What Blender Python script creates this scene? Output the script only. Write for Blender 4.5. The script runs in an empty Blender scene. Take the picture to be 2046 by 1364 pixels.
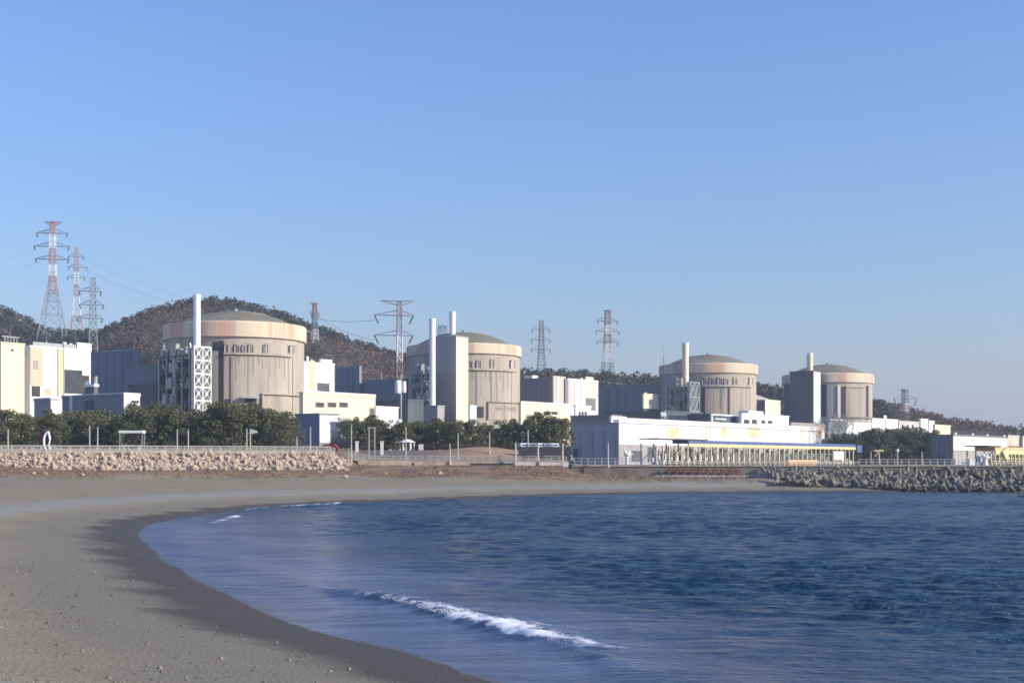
import bpy, math, random
import numpy as np
from mathutils import Vector, Quaternion, Euler
random.seed(7); rng = np.random.default_rng(7)
R = math.radians
C = bpy.context.scene.collection
sc = bpy.context.scene

# ------------------------------------------------------------------ camera, sky, sun, exposure
F, CX, HY, EYE = 2810.0, 1023.0, 925.0, 5.0
cam = bpy.data.cameras.new('camera'); cam.sensor_width = 36; cam.lens = F/2046*36
cam.shift_y = (HY-682)/2046; cam.clip_start = .5; cam.clip_end = 9000
co = bpy.data.objects.new('camera', cam); C.objects.link(co)
co.location = (0, 0, EYE); co.rotation_euler = (R(90), 0, 0); sc.camera = co
HAZE = .00021
SUN_EL = 24.0
SUN_AZ = 108.0          # degrees clockwise from +Y: from the right, a little behind the camera
az = R(SUN_AZ); el = R(SUN_EL)
sdir = Vector((math.sin(az)*math.cos(el), math.cos(az)*math.cos(el), math.sin(el)))
w = bpy.data.worlds.new('World'); sc.world = w; w.use_nodes = True
nt = w.node_tree; bg = nt.nodes['Background']
sk = nt.nodes.new('ShaderNodeTexSky'); sk.sky_type = 'NISHITA'; sk.sun_disc = False
sk.sun_elevation = el; sk.sun_rotation = az; sk.altitude = 0; sk.air_density = 1.5; sk.dust_density = 0.7; sk.ozone_density = 6.0
mx = nt.nodes.new('ShaderNodeMix'); mx.data_type = 'RGBA'; mx.blend_type = 'MULTIPLY'; mx.inputs[0].default_value = 1
mx.inputs[7].default_value = (1.0, 1.02, 1.34, 1)          # clear winter air: a little bluer than the sky model's default
nt.links.new(sk.outputs[0], mx.inputs[6]); nt.links.new(mx.outputs[2], bg.inputs[0]); bg.inputs[1].default_value = 0.118
sl = bpy.data.lights.new('sun', 'SUN'); sl.energy = 5.0; sl.angle = R(.5); sl.color = (1.0, .91, .76)
so = bpy.data.objects.new('sun', sl); C.objects.link(so); so.rotation_euler = sdir.to_track_quat('Z', 'Y').to_euler()
sc.view_settings.view_transform = 'Standard'; sc.view_settings.look = 'None'
sc.view_settings.exposure = 0.32; sc.view_settings.gamma = 1.0
sc.cycles.pixel_filter_type = 'GAUSSIAN'; sc.cycles.filter_width = 1.9

# ------------------------------------------------------------------ helpers
def gx(px, D): return (px-CX)/F*D
def gz(py, D): return EYE+(HY-py)*D/F
def sm(a, b, x):
    t = np.clip((x-a)/(b-a), 0, 1); return t*t*(3-2*t)
def tag(o, label=None, cat=None, group=None, kind=None):
    if label: o['label'] = label
    if cat: o['category'] = cat
    if group: o['group'] = group
    if kind: o['kind'] = kind
    return o
def thing(name, label, cat, loc=(0, 0, 0), rz=0, group=None):
    o = bpy.data.objects.new(name, None); C.objects.link(o); o.empty_display_size = .5
    o.location = loc; o.rotation_euler = (0, 0, rz); return tag(o, label, cat, group)
def mesh_obj(name, V, Fc, mat, parent=None, smooth=False):
    me = bpy.data.meshes.new(name); me.from_pydata(V, [], Fc); me.update()
    if smooth: me.polygons.foreach_set('use_smooth', [True]*len(me.polygons))
    me.materials.append(mat); o = bpy.data.objects.new(name, me); C.objects.link(o)
    if parent is not None: o.parent = parent
    return o
def np_mesh(name, V, Fq, mat, parent=None, smooth=False, attrs=None):
    me = bpy.data.meshes.new(name); n = Fq.shape[1]
    me.vertices.add(len(V)); me.vertices.foreach_set('co', V.astype(np.float32).ravel())
    me.loops.add(Fq.size); me.loops.foreach_set('vertex_index', Fq.astype(np.int32).ravel())
    me.polygons.add(len(Fq)); me.polygons.foreach_set('loop_start', np.arange(0, Fq.size, n, dtype=np.int32))
    me.polygons.foreach_set('loop_total', np.full(len(Fq), n, dtype=np.int32))
    if smooth: me.polygons.foreach_set('use_smooth', np.ones(len(Fq), dtype=bool))
    for k, a in (attrs or {}).items():
        at = me.attributes.new(k, 'FLOAT', 'POINT'); at.data.foreach_set('value', a.astype(np.float32).ravel())
    me.update(calc_edges=True); me.validate()
    me.materials.append(mat); o = bpy.data.objects.new(name, me); C.objects.link(o)
    if parent is not None: o.parent = parent
    return o
def grid_faces(nr, nc):
    i = np.arange(nr*nc).reshape(nr, nc)
    return np.stack([i[:-1, :-1], i[:-1, 1:], i[1:, 1:], i[1:, :-1]], -1).reshape(-1, 4)
def copy_tree(o, parent=None):
    c = o.copy(); C.objects.link(c)
    if parent is not None: c.parent = parent
    for ch in list(o.children): copy_tree(ch, c)
    return c

class MB:
    def __init__(s): s.v = []; s.f = []
    def add(s, V, Fc):
        n = len(s.v); s.v += [tuple(p) for p in V]; s.f += [tuple(i+n for i in f) for f in Fc]; return s
    def box(s, x0, x1, y0, y1, z0, z1):
        return s.prism([(x0, y0), (x1, y0), (x1, y1), (x0, y1)], z0, z1)
    def prism(s, P, z0, z1):
        n = len(P)
        V = [(x, y, z0) for x, y in P]+[(x, y, z1) for x, y in P]
        Fc = [tuple(range(n-1, -1, -1)), tuple(range(n, 2*n))]+[(i, (i+1) % n, (i+1) % n+n, i+n) for i in range(n)]
        return s.add(V, Fc)
    def tube(s, p, q, r, n=6, r2=None):
        p = Vector(p); q = Vector(q); r2 = r if r2 is None else r2
        d = (q-p)
        if d.length < 1e-6: return s
        a = d.orthogonal().normalized(); b = d.normalized().cross(a)
        V = []
        for c, rr in ((p, r), (q, r2)):
            for i in range(n):
                t = 2*math.pi*(i+.5)/n; V.append(c+a*(rr*math.cos(t))+b*(rr*math.sin(t)))
        return s.add(V, [tuple(range(n-1, -1, -1)), tuple(range(n, 2*n))]+[(i, (i+1) % n, (i+1) % n+n, i+n) for i in range(n)])
    def cyl(s, x, y, r, z0, z1, n=24, r2=None):
        r2 = r if r2 is None else r2
        V = [(x+r*math.cos(2*math.pi*i/n), y+r*math.sin(2*math.pi*i/n), z0) for i in range(n)]+[(x+r2*math.cos(2*math.pi*i/n), y+r2*math.sin(2*math.pi*i/n), z1) for i in range(n)]
        return s.add(V, [tuple(range(n-1, -1, -1)), tuple(range(n, 2*n))]+[(i, (i+1) % n, (i+1) % n+n, i+n) for i in range(n)])
    def arc(s, r0, r1, a0, a1, z0, z1, seg=None):
        seg = seg or max(2, int(abs(a1-a0)/R(4))+1)
        V = []
        for i in range(seg+1):
            a = a0+(a1-a0)*i/seg; c, d = math.cos(a), math.sin(a)
            V += [(r0*c, r0*d, z0), (r1*c, r1*d, z0), (r1*c, r1*d, z1), (r0*c, r0*d, z1)]
        Fc = [(0, 3, 2, 1), tuple(4*seg+k for k in (0, 1, 2, 3))]
        for i in range(seg):
            b = 4*i
            for k in range(4): Fc.append((b+k, b+(k+1) % 4, b+4+(k+1) % 4, b+4+k))
        return s.add(V, Fc)
    def lathe(s, prof, n=64, x=0, y=0):
        V = []
        for r, z in prof:
            for i in range(n): V.append((x+r*math.cos(2*math.pi*i/n), y+r*math.sin(2*math.pi*i/n), z))
        Fc = []
        for k in range(len(prof)-1):
            for i in range(n): Fc.append((k*n+i, k*n+(i+1) % n, (k+1)*n+(i+1) % n, (k+1)*n+i))
        return s.add(V, Fc)
    def build(s, name, mat, parent=None, smooth=False): return mesh_obj(name, s.v, s.f, mat, parent, smooth)

def newmat(name):
    m = bpy.data.materials.new(name); m.use_nodes = True; t = m.node_tree
    return m, t, t.nodes['Principled BSDF']
def mixc(t, fac, a, b):
    n = t.nodes.new('ShaderNodeMix'); n.data_type = 'RGBA'
    for s_, v in ((n.inputs[0], fac), (n.inputs[6], a), (n.inputs[7], b)):
        if hasattr(v, 'is_output'): t.links.new(v, s_)
        elif isinstance(v, (int, float)): s_.default_value = v
        else: s_.default_value = (*v, 1)
    return n.outputs[2]
def math_(t, op, a, b=None, c=None, clamp=False):
    n = t.nodes.new('ShaderNodeMath'); n.operation = op; n.use_clamp = clamp
    for i, v in enumerate((a, b, c)):
        if v is None: continue
        if hasattr(v, 'is_output'): t.links.new(v, n.inputs[i])
        else: n.inputs[i].default_value = v
    return n.outputs[0]
def noise(t, scale=1, sc3=(1, 1, 1), detail=4, rough=.55, coord='Object'):
    tc = t.nodes.new('ShaderNodeTexCoord'); mp = t.nodes.new('ShaderNodeMapping'); mp.inputs['Scale'].default_value = sc3
    t.links.new(tc.outputs[coord], mp.inputs[0]); n = t.nodes.new('ShaderNodeTexNoise')
    n.inputs['Scale'].default_value = scale; n.inputs['Detail'].default_value = detail; n.inputs['Roughness'].default_value = rough
    t.links.new(mp.outputs[0], n.inputs['Vector']); return n.outputs['Fac']
def ramp(t, v, lo, hi):
    n = t.nodes.new('ShaderNodeMapRange'); n.interpolation_type = 'SMOOTHSTEP'; t.links.new(v, n.inputs[0]); n.inputs[1].default_value = lo; n.inputs[2].default_value = hi
    return n.outputs[0]
def attr(t, name):
    n = t.nodes.new('ShaderNodeAttribute'); n.attribute_name = name; return n.outputs['Fac']
def bump(t, b, h, strength, dist):
    n = t.nodes.new('ShaderNodeBump'); n.inputs['Strength'].default_value = strength; n.inputs['Distance'].default_value = dist
    t.links.new(h, n.inputs['Height']); t.links.new(n.outputs[0], b.inputs['Normal'])
def M(name, col, col2=None, scale=.4, rough=.75, streak=False, lo=.4, hi=.65, bmp=0, metal=0, spec=.3):
    m, t, b = newmat(name)
    col2 = col2 or tuple(c*.8 for c in col)
    f = ramp(t, noise(t, scale, (1, 1, .06 if streak else 1), 5, .6), lo, hi)
    t.links.new(mixc(t, f, col, col2), b.inputs['Base Color'])
    b.inputs['Roughness'].default_value = rough; b.inputs['Metallic'].default_value = metal; b.inputs['Specular IOR Level'].default_value = spec
    if bmp: bump(t, b, noise(t, scale*6), .5, bmp)
    return m

# materials
concrete = M('weathered_concrete', (.44, .39, .32), (.31, .275, .23), .22, .9, True, .42, .72, .05)
# ring beam: cream paint, with pinkish weathered fields
m, t, b = newmat('ring_paint')
f1 = ramp(t, noise(t, .17, (1, 1, .05), 3), .48, .58); f2 = ramp(t, noise(t, .5, (1, 1, .05), 4), .5, .7)
c1 = mixc(t, f1, (.66, .565, .40), (.62, .37, .26)); c2 = mixc(t, f2, c1, (.50, .44, .36))
t.links.new(c2, b.inputs['Base Color']); b.inputs['Roughness'].default_value = .85; ring_m = m
dome_m = M('dome_concrete', (.235, .215, .16), (.175, .16, .12), .15, .9, False, .35, .65)
white = M('white_paint', (.86, .85, .82), (.80, .79, .76), .3, .6, True)
whitepale = M('off_white_cladding', (.66, .67, .69), (.58, .59, .62), .25, .65, True)
cream = M('cream_render', (.80, .72, .50), (.74, .66, .46), .25, .8, True)
creamdark = M('beige_cladding', (.60, .50, .36), (.54, .45, .33), .3, .75, True)
pink = M('pale_pink_render', (.62, .55, .50), (.52, .46, .42), .4, .8, True)
yell = M('pale_yellow_cladding', (.70, .66, .42), None, .3, .7, True)
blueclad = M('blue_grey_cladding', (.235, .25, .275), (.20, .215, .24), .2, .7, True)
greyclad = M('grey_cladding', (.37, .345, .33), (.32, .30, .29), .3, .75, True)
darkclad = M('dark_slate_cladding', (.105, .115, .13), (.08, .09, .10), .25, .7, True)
greengrey = M('grey_green_cladding', (.18, .21, .21), (.15, .175, .175), .25, .7, True)
intake_m = M('shaded_white_cladding', (.36, .365, .41), (.31, .315, .355), .3, .7, True)  # shade on the white intake wall painted into this colour
opening = M('dark_recess', (.035, .037, .04), (.06, .055, .05), 1.5, .6)  # recess shade painted as flat dark panels; also colours ducts and vents
glass = M('window_glass', (.04, .05, .06), (.07, .07, .08), 1, .15, spec=.6)
steel = M('galvanised_steel', (.36, .37, .38), (.27, .28, .29), .6, .5, metal=.3)
dsteel = M('dark_steel', (.13, .135, .15), (.09, .09, .10), .7, .6)
pyl_grey = M('pylon_steel', (.27, .31, .33), (.22, .25, .27), .4, .6)
pyl_red = M('pylon_red_paint', (.40, .22, .19), (.34, .19, .16), .4, .6)
pyl_white = M('pylon_white_paint', (.72, .70, .68), (.6, .6, .58), .4, .6)
insul = M('insulator', (.07, .06, .06), None, 1, .3)
pole_m = M('pole_paint', (.50, .48, .44), (.42, .41, .38), .8, .6)
rail_m = M('railing_paint', (.52, .49, .44), (.44, .41, .37), .8, .6)
bluep = M('blue_paint', (.10, .15, .32), (.08, .12, .26), .5, .5)
yellowp = M('yellow_paint', (.74, .66, .32), (.62, .55, .26), .5, .5)
orangep = M('orange_paint', (.68, .46, .28), (.66, .38, .18), .5, .6)
peach = M('peach_panel_paint', (.80, .58, .36), None, .5, .7)
redp = M('red_paint', (.20, .03, .04), None, .5, .5)
rust = M('rust', (.20, .07, .045), (.13, .05, .035), 1, .9)
rock_m = M('tan_rock', (.53, .42, .32), (.36, .28, .21), .9, .9, False, .4, .65, .1)
tetra_m = M('tetrapod_concrete', (.29, .255, .205), (.10, .09, .075), .8, .9, False, .38, .60, .08)
t = tetra_m.node_tree; b = t.nodes['Principled BSDF']; src_ = b.inputs['Base Color'].links[0].from_socket        # wet, weed-stained zone near the waterline
g_ = t.nodes.new('ShaderNodeNewGeometry'); sp3 = t.nodes.new('ShaderNodeSeparateXYZ'); t.links.new(g_.outputs['Position'], sp3.inputs[0])
t.links.new(mixc(t, ramp(t, sp3.outputs[2], .1, 1.3), (.055, .05, .04), src_), b.inputs['Base Color'])
wall_m = M('sea_wall_concrete', (.27, .225, .18), (.20, .165, .13), .35, .9, True)
tarp_m = M('dark_sheet', (.05, .05, .055), (.08, .075, .07), .6, .6)
bark = M('bark', (.12, .08, .06), (.08, .055, .04), 2, .9)
bare_m = M('bare_twigs', (.20, .155, .125), (.14, .11, .09), 2, .9)
def leafmat(name, a, b_, c=None):
    m, t, b = newmat(name); g = t.nodes.new('ShaderNodeNewGeometry')
    oi = t.nodes.new('ShaderNodeObjectInfo')
    col = mixc(t, g.outputs['Random Per Island'], a, b_)
    if c: col = mixc(t, math_(t, 'MULTIPLY', oi.outputs['Random'], .6), col, c)
    t.links.new(col, b.inputs['Base Color']); b.inputs['Roughness'].default_value = .8; b.inputs['Specular IOR Level'].default_value = .15
    return m
pine_m = leafmat('pine_needles', (.072, .090, .042), (.17, .172, .088), (.165, .15, .09))
shrub_m = leafmat('reddish_shrub_leaves', (.12, .05, .04), (.16, .09, .06))
wood_ever = leafmat('hill_evergreen', (.052, .056, .036), (.075, .074, .05))
wood_bare = leafmat('hill_bare_wood', (.135, .098, .070), (.175, .128, .092))
drygrass_m = leafmat('dry_grass', (.20, .14, .095), (.30, .215, .14))

# ------------------------------------------------------------------ terrain functions
shore = np.array([(60, -60), (40, -20), (22, 5), (9, 22), (3, 28.5), (-.3, 32), (-3, 37.5), (-6.5, 43), (-11, 54), (-14.3, 62.4), (-18.5, 74), (-23, 88), (-26.7, 100),
    (-28.8, 110), (-30, 122), (-29.6, 140), (-26.6, 159), (-20, 174), (-8.5, 194), (6, 214), (22, 230), (41, 240), (66, 242), (90, 240), (200, 238), (1200, 236), (4000, 236)], float)
def smooth_poly(P, k=6):
    n = len(P); out = []
    for i in range(n-1):
        p0, p1, p2, p3 = P[max(i-1, 0)], P[i], P[i+1], P[min(i+2, n-1)]
        for j in range(k):
            t_ = j/k; out.append(.5*((2*p1)+(-p0+p2)*t_+(2*p0-5*p1+4*p2-p3)*t_**2+(-p0+3*p1-3*p2+p3)*t_**3))
    out.append(P[-1]); return np.array(out)
SH = smooth_poly(shore, 5)
def seg_dist(X, Y, P):
    sh_ = X.shape; x = X.ravel(); y = Y.ravel()
    best = np.full(x.shape, 1e18); side = np.zeros(x.shape); arc_ = np.zeros(x.shape); acc = 0
    for a, b_ in zip(P[:-1], P[1:]):
        d = b_-a; L2 = d@d
        tt = np.clip(((x-a[0])*d[0]+(y-a[1])*d[1])/L2, 0, 1)
        qx = a[0]+tt*d[0]; qy = a[1]+tt*d[1]; q = (x-qx)**2+(y-qy)**2
        cr = d[0]*(y-a[1])-d[1]*(x-a[0]); mk = q < best
        best[mk] = q[mk]; side[mk] = cr[mk]; arc_[mk] = (acc+tt*math.sqrt(L2))[mk]; acc += math.sqrt(L2)
    dd = np.sqrt(best)*np.sign(side)
    return dd.reshape(sh_), arc_.reshape(sh_)
def sdist(X, Y):            # > 0 on land (land is left of the curve's direction)
    d, _ = seg_dist(np.asarray(X, float), np.asarray(Y, float), SH); return d
def vnoise(x, y, s, seed=0):
    x = np.asarray(x, float)/s; y = np.asarray(y, float)/s
    xi = np.floor(x).astype(np.int64); yi = np.floor(y).astype(np.int64); fx = x-xi; fy = y-yi
    fx = fx*fx*(3-2*fx); fy = fy*fy*(3-2*fy)
    def h(i, j):
        n = (i*374761393+j*668265263+seed*1442695041) & 0x7fffffff
        n = ((n ^ (n >> 13))*1274126177) & 0x7fffffff
        return ((n ^ (n >> 16)) & 0xffff)/65535.0
    return (h(xi, yi)*(1-fx)+h(xi+1, yi)*fx)*(1-fy)+(h(xi, yi+1)*(1-fx)+h(xi+1, yi+1)*fx)*fy-.5
def fbm(x, y, s, o=4, seed=0):
    r = 0; a = 1
    for k in range(o): r = r+a*vnoise(x, y, s, seed+k*17); s = s/2.1; a *= .5
    return r
WX = [-4000, -300, -110, -31, 11, 96, 300, 4000]; WY = [180, 215, 241, 266, 270, 265, 263, 263]
def yw(X): return np.interp(X, WX, WY)
def beach_z(X, Y):
    s = sdist(X, Y); W = yw(X)
    z = np.where(s < 0, s*.10, 0)+np.where(s > 0, 1, 0)*(.085*np.minimum(s, 14)+.035*np.clip(s-14, 0, 22)+.012*np.clip(s-36, 0, 80))
    z = np.where(s > 0, z, np.maximum(z, -6))
    # right: narrow foreshore in front of the sea wall
    z = np.where((s > 0), np.minimum(z, 3.0-.8*sm(8, 22, X)), z)
    z = z+sm(3, 12, s)*(fbm(X, Y, 14, 3, 3)*.30+fbm(X/3, Y, 4, 3, 9)*.10)+sm(4, 9, s)*fbm(X, Y, 1.6, 2, 5)*.05
    # storm ridges and vehicle ruts on the upper left of the beach
    z = z+sm(22, 40, s)*(vnoise(X*.22, Y, 5, 21)*.32+vnoise(X*.3, Y, 2.2, 22)*.12)*(1-sm(-25, 0, X))
    t_ = Y-W                       # negative seaward of the promenade
    wl = 1-sm(-35, -27, X); wm = sm(-35, -27, X)*(1-sm(9, 13, X))
    up = wl*(sm(-14, -7, t_)*.8+sm(-6, 0, t_)*2.9)+wm*(sm(-11, -1, t_)*1.7)+(1-wl-wm)*sm(-14, -2, t_)*.35
    near = sm(-16, -12, t_)
    base = z*(1-near)+(2.9-.75*sm(8, 22, X)+.1*fbm(X, Y, 5, 2, 8))*near
    base = np.where(s > 2, base, z)-sm(62, 92, X)*3.4
    return base+np.where(s > 0, up, 0), s
hill_pts = [(-1500, 640), (-600, 625), (-200, 600), (0, 600), (40, 617), (80, 645), (150, 657), (230, 655), (270, 640), (310, 618), (350, 603), (400, 592), (450, 592), (500, 600), (560, 615), (610, 635),
    (700, 668), (760, 688), (810, 700), (850, 705), (930, 725), (1040, 748), (1100, 750), (1180, 756), (1260, 762), (1320, 770), (1420, 775), (1512, 782), (1560, 792), (1650, 800), (1743, 808), (1800, 820),
    (1860, 836), (1900, 847), (1960, 862), (2046, 876), (2500, 900), (4000, 905)]
HD = 850.0
HX = [gx(p[0], HD) for p in hill_pts]; HZ = [gz(p[1]+(26 if p[0] < 900 else 9 if p[0] < 1790 else 17), HD)-7.8 for p in hill_pts]
def hill(X, Y):
    X = np.asarray(X, float); Y = np.asarray(Y, float)
    h = np.interp(X, HX, HZ)
    r = sm(575, HD, Y)*(1-.75*sm(HD+30, 1500, Y))
    return np.maximum(h*r+sm(590, 700, Y)*fbm(X, Y, 60, 3, 4)*8*np.clip(1-abs(Y-700)/140, 0, 1), 0)
def ground_z(X, Y):
    X = np.asarray(X, float); Y = np.asarray(Y, float); t_ = Y-yw(X)
    wl = 1-sm(-35, -27, X); wr = sm(9, 13, X); wm = 1-wl-wr
    z = wl*(6.75+1.05*sm(6, 25, t_))+wm*(5.0+2.7*sm(5, 28, t_))+wr*(4.45+3.35*sm(240, 275, t_))
    return z+hill(X, Y)+wm*1.5*np.exp(-((X+6)/8)**2-((Y-287)/6)**2)
def gnd(X, Y): return float(ground_z(X, Y))

# ------------------------------------------------------------------ setting: beach, ground, sea
m, t, b = newmat('beach_sand')
sh_a = attr(t, 'shore'); up_a = attr(t, 'brown')
n1 = noise(t, .16, (1, 1, 1), 4); n2 = noise(t, .9, (.35, 1.2, 1), 5); n3 = noise(t, 9, (1, 1, 1), 3)
sw = math_(t, 'ADD', sh_a, math_(t, 'MULTIPLY', math_(t, 'SUBTRACT', n1, .5), 6.0))
sw = math_(t, 'ADD', sw, math_(t, 'MULTIPLY', math_(t, 'SUBTRACT', n2, .5), 1.6))
dry = mixc(t, ramp(t, n2, .35, .65), (.275, .238, .160), (.228, .198, .132))
dry = mixc(t, ramp(t, n1, .45, .7), dry, (.285, .235, .17))
dry = mixc(t, ramp(t, noise(t, 2.2, (.5, 1, 1), 5, .7), .5, .75), dry, (.205, .175, .13))
grv = noise(t, 5, (1, 1, 1), 4, .75)
band = math_(t, 'MULTIPLY', ramp(t, sw, 9, 12), math_(t, 'SUBTRACT', 1, ramp(t, sw, 15, 19)))
dry = mixc(t, math_(t, 'MULTIPLY', band, .75), dry, mixc(t, ramp(t, grv, .4, .62), (.20, .205, .185), (.34, .335, .30)))
dry = mixc(t, math_(t, 'MULTIPLY', ramp(t, sw, 16, 20), ramp(t, noise(t, 3.2, (1, 1, 1), 3, .6), .58, .70)), dry, (.13, .11, .08))
damp = mixc(t, ramp(t, sw, 6.0, 10), (.20, .175, .135), dry)
wet = mixc(t, ramp(t, sw, 2.0, 4.3), (.075, .060, .042), damp)
speck = mixc(t, ramp(t, n3, .58, .72), wet, mixc(t, .75, wet, (.09, .08, .065)))
fin = mixc(t, up_a, speck, mixc(t, ramp(t, noise(t, .5, (.4, 1, 1), 5, .65), .4, .62), (.26, .165, .11), (.14, .10, .072)))
t.links.new(fin, b.inputs['Base Color'])
t.links.new(math_(t, 'ADD', math_(t, 'MULTIPLY', ramp(t, sw, 1, 4.5), .35), .6), b.inputs['Roughness'])
b.inputs['Specular IOR Level'].default_value = .3
bump(t, b, math_(t, 'ADD', n3, math_(t, 'MULTIPLY', n2, 2.0)), .7, .07); sand_m = m
def axis(pieces):
    out = []
    for a, b_, st in pieces: out.append(np.arange(a, b_, st))
    return np.concatenate(out)
bx_ = axis([(-2400, -300, 100), (-300, -130, 8), (-130, -45, 1.5), (-45, 20, .7), (20, 110, 1.4), (110, 300, 10), (300, 4001, 200)])
rows = np.concatenate([np.linspace(0, .30, 90, endpoint=False), np.linspace(.30, .85, 170, endpoint=False), np.linspace(.85, 1, 90)])
BX, RR = np.meshgrid(bx_, rows); W_ = yw(BX)
BY = -70+(W_+70)*RR
BZ, BS = beach_z(BX, BY)
tt = BY-W_; brown = sm(-17, -11, tt+vnoise(BX, BY, 9, 2)*5)*(1-.5*sm(15, 30, BX))*np.where(BS > 6, 1, 0)
beach = np_mesh('beach', np.stack([BX, BY, BZ], -1).reshape(-1, 3), grid_faces(*BX.shape), sand_m, smooth=True, attrs={'shore': BS, 'brown': brown})
tag(beach, kind='structure')

m, t, b = newmat('plant_yard')
n1 = noise(t, .05, detail=5); n2 = noise(t, .6, detail=5)
c_ = mixc(t, ramp(t, n1, .4, .6), (.16, .15, .135), (.24, .185, .13)); c_ = mixc(t, ramp(t, n2, .45, .7), c_, (.12, .11, .095))
hl = attr(t, 'hill'); c_ = mixc(t, hl, c_, mixc(t, ramp(t, noise(t, .02, detail=6), .4, .6), (.12, .092, .072), (.085, .072, .052)))
md = attr(t, 'mound'); c_ = mixc(t, md, c_, (.34, .225, .15))
t.links.new(c_, b.inputs['Base Color']); b.inputs['Roughness'].default_value = .95; b.inputs['Specular IOR Level'].default_value = .1
yard_m = m
gx_ = axis([(-4000, -600, 200), (-600, -130, 12), (-130, 110, 2.5), (110, 500, 12), (500, 4001, 200)])
tr = axis([(0, 40, 1.2), (40, 300, 8), (300, 900, 10), (900, 6001, 300)])
GX, GT = np.meshgrid(gx_, tr); GY = yw(GX)+GT; GZ = ground_z(GX, GY)
hl_ = sm(2, 8, hill(GX, GY)); md_ = np.clip(1.6*np.exp(-((GX+6)/9)**2-((GY-287)/7)**2), 0, 1)
gr = np_mesh('ground', np.stack([GX, GY, GZ], -1).reshape(-1, 3), grid_faces(*GX.shape), yard_m, smooth=True, attrs={'hill': hl_, 'mound': md_})
tag(gr, kind='structure')

# sea
crest = smooth_poly(np.array([(-12.5, 66), (-9.8, 59.3), (-6.1, 53), (-3.9, 49.6), (-2.0, 45.3), (-.34, 41.7), (1.46, 38.3), (2.3, 35.1), (3.0, 32), (4.5, 26), (6.5, 20)], float), 5)
sx = np.concatenate([-34-np.geomspace(.3, 60, 14)[::-1], np.arange(-34, 16, .17), np.arange(16, 110, .34), 110+np.geomspace(.6, 5000, 40)])
sy = np.concatenate([-300-np.geomspace(5, 4000, 20)[::-1], np.linspace(-300, 18, 30, endpoint=False), np.arange(18, 75, .16), np.arange(75, 140, .3), np.arange(140, 246, .4)])
SX, SY = np.meshgrid(sx, sy)
SS = -sdist(SX, SY)                                     # > 0 seaward
fade = sm(0, 1, (110-SX)/10)*sm(16, 22, SY)*(SX > -35)
fade = np.maximum(fade, .0)
H = np.zeros_like(SX)
rs = np.random.default_rng(3)
for k in range(46):
    lam = 0.55*(1.075**k) if k < 26 else rs.uniform(.9, 3.2)
    ang = R(192)+rs.normal(0, .36)
    kx, ky = math.sin(ang)*2*math.pi/lam, math.cos(ang)*2*math.pi/lam
    a = .0072*lam**.55*(1-sm(lam*85, lam*150, SY))
    ph = rs.uniform(0, 6.28)+1.6*vnoise(SX, SY, lam*4.0, k)*2
    s_ = np.sin(kx*SX+ky*SY+ph); H += a*(s_+.35*(s_*s_-.5))
gust = .55+.9*np.clip(.5+fbm(SX, SY*1.6, 45, 3, 31), 0, 1)
amp = (.12+.88*np.maximum(sm(5, 22, SS), sm(105, 165, SY)))*gust
H = H*amp*fade
# low swash undulations
H += fade*(1-sm(5, 24, SS))*(1-sm(105, 165, SY))*.035*np.sin(SS*1.3+2.5*vnoise(SX, SY, 6, 77)*2+SY*.05)
cd, ca = seg_dist(SX, SY, crest)                        # left of direction (< or >)
# > 0 = seaward side
cl = ca.max(); along = sm(.10*cl, .36*cl, ca)*(1-sm(.52*cl, .80*cl, ca))
wob = 1+.5*vnoise(SX, SY, 1.2, 8)
prof = np.where(cd < 0, np.exp(-(cd/.45)**2), np.exp(-(cd/1.7)**2))
H += along*.24*wob*prof
lump = np.clip(along*prof, 0, 1); H += lump*(vnoise(SX, SY, .35, 12)*.16)*sm(.2*cl, .4*cl, ca)
foam = sm(.28*cl, .48*cl, ca)*(1-sm(.54*cl, .72*cl, ca))*np.where(cd < 0, np.exp(-(np.minimum(cd, 0)/.5)**2), np.exp(-(cd/2.1)**2))
foam = foam*(.72+1.2*vnoise(SX, SY, .9, 41)+.7*vnoise(SX, SY, .3, 42))
# small breakers by the far shore
for P in ([(gx(418, 113), 113), (gx(450, 121), 121), (gx(480, 134), 134)], [(gx(478, 146), 146), (gx(540, 157.5), 157.5), (gx(640, 167), 167), (gx(720, 173), 173)]):
    c2, a2 = seg_dist(SX, SY, np.array(P, float)); e = sm(0, 4, a2)*(1-sm(a2.max()-4, a2.max(), a2))
    foam += .85*e*np.exp(-(c2/.75)**2)*(.8+.9*vnoise(SX, SY, 1.4, 55)); H += .2*e*np.exp(-(c2/.9)**2)
foam += .30*np.exp(-((SS-.25)/.22)**2)*sm(-.05, .4, vnoise(SX, SY, 5, 61))
swl = 1.6+.9*vnoise(SX, SY, 4, 64)
foam += .42*np.exp(-((SS-swl)/.16)**2)*sm(-.1, .35, vnoise(SX, SY, 3.5, 63))*(1-sm(105, 150, SY))
foam += .36*np.exp(-((SS-swl*2.6-1)/.22)**2)*sm(.0, .35, vnoise(SX, SY, 4.5, 65))*(1-sm(105, 150, SY))
H = H*sm(-.5, .8, SS)
calm = (1-sm(4, 19, SS+6*vnoise(SX, SY, 9, 5)))*(1-sm(105, 165, SY))*(1-.75*sm(1, 9, SX))
m, t, b = newmat('sea_water')
sha = attr(t, 'shore'); fo = attr(t, 'foam')
deep = mixc(t, ramp(t, noise(t, .03, (.3, 1.5, 1), 4), .4, .62), (.008, .036, .076), (.013, .050, .098))
cal = attr(t, 'calm'); base = mixc(t, math_(t, 'MULTIPLY', cal, math_(t, 'ADD', .35, math_(t, 'MULTIPLY', ramp(t, noise(t, .9, (.13, 1.1, 1), 5, .6), .42, .6), .6))), deep, (.105, .135, .225))  # sky reflection and its pale streaks painted into the calm water's colour
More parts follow.
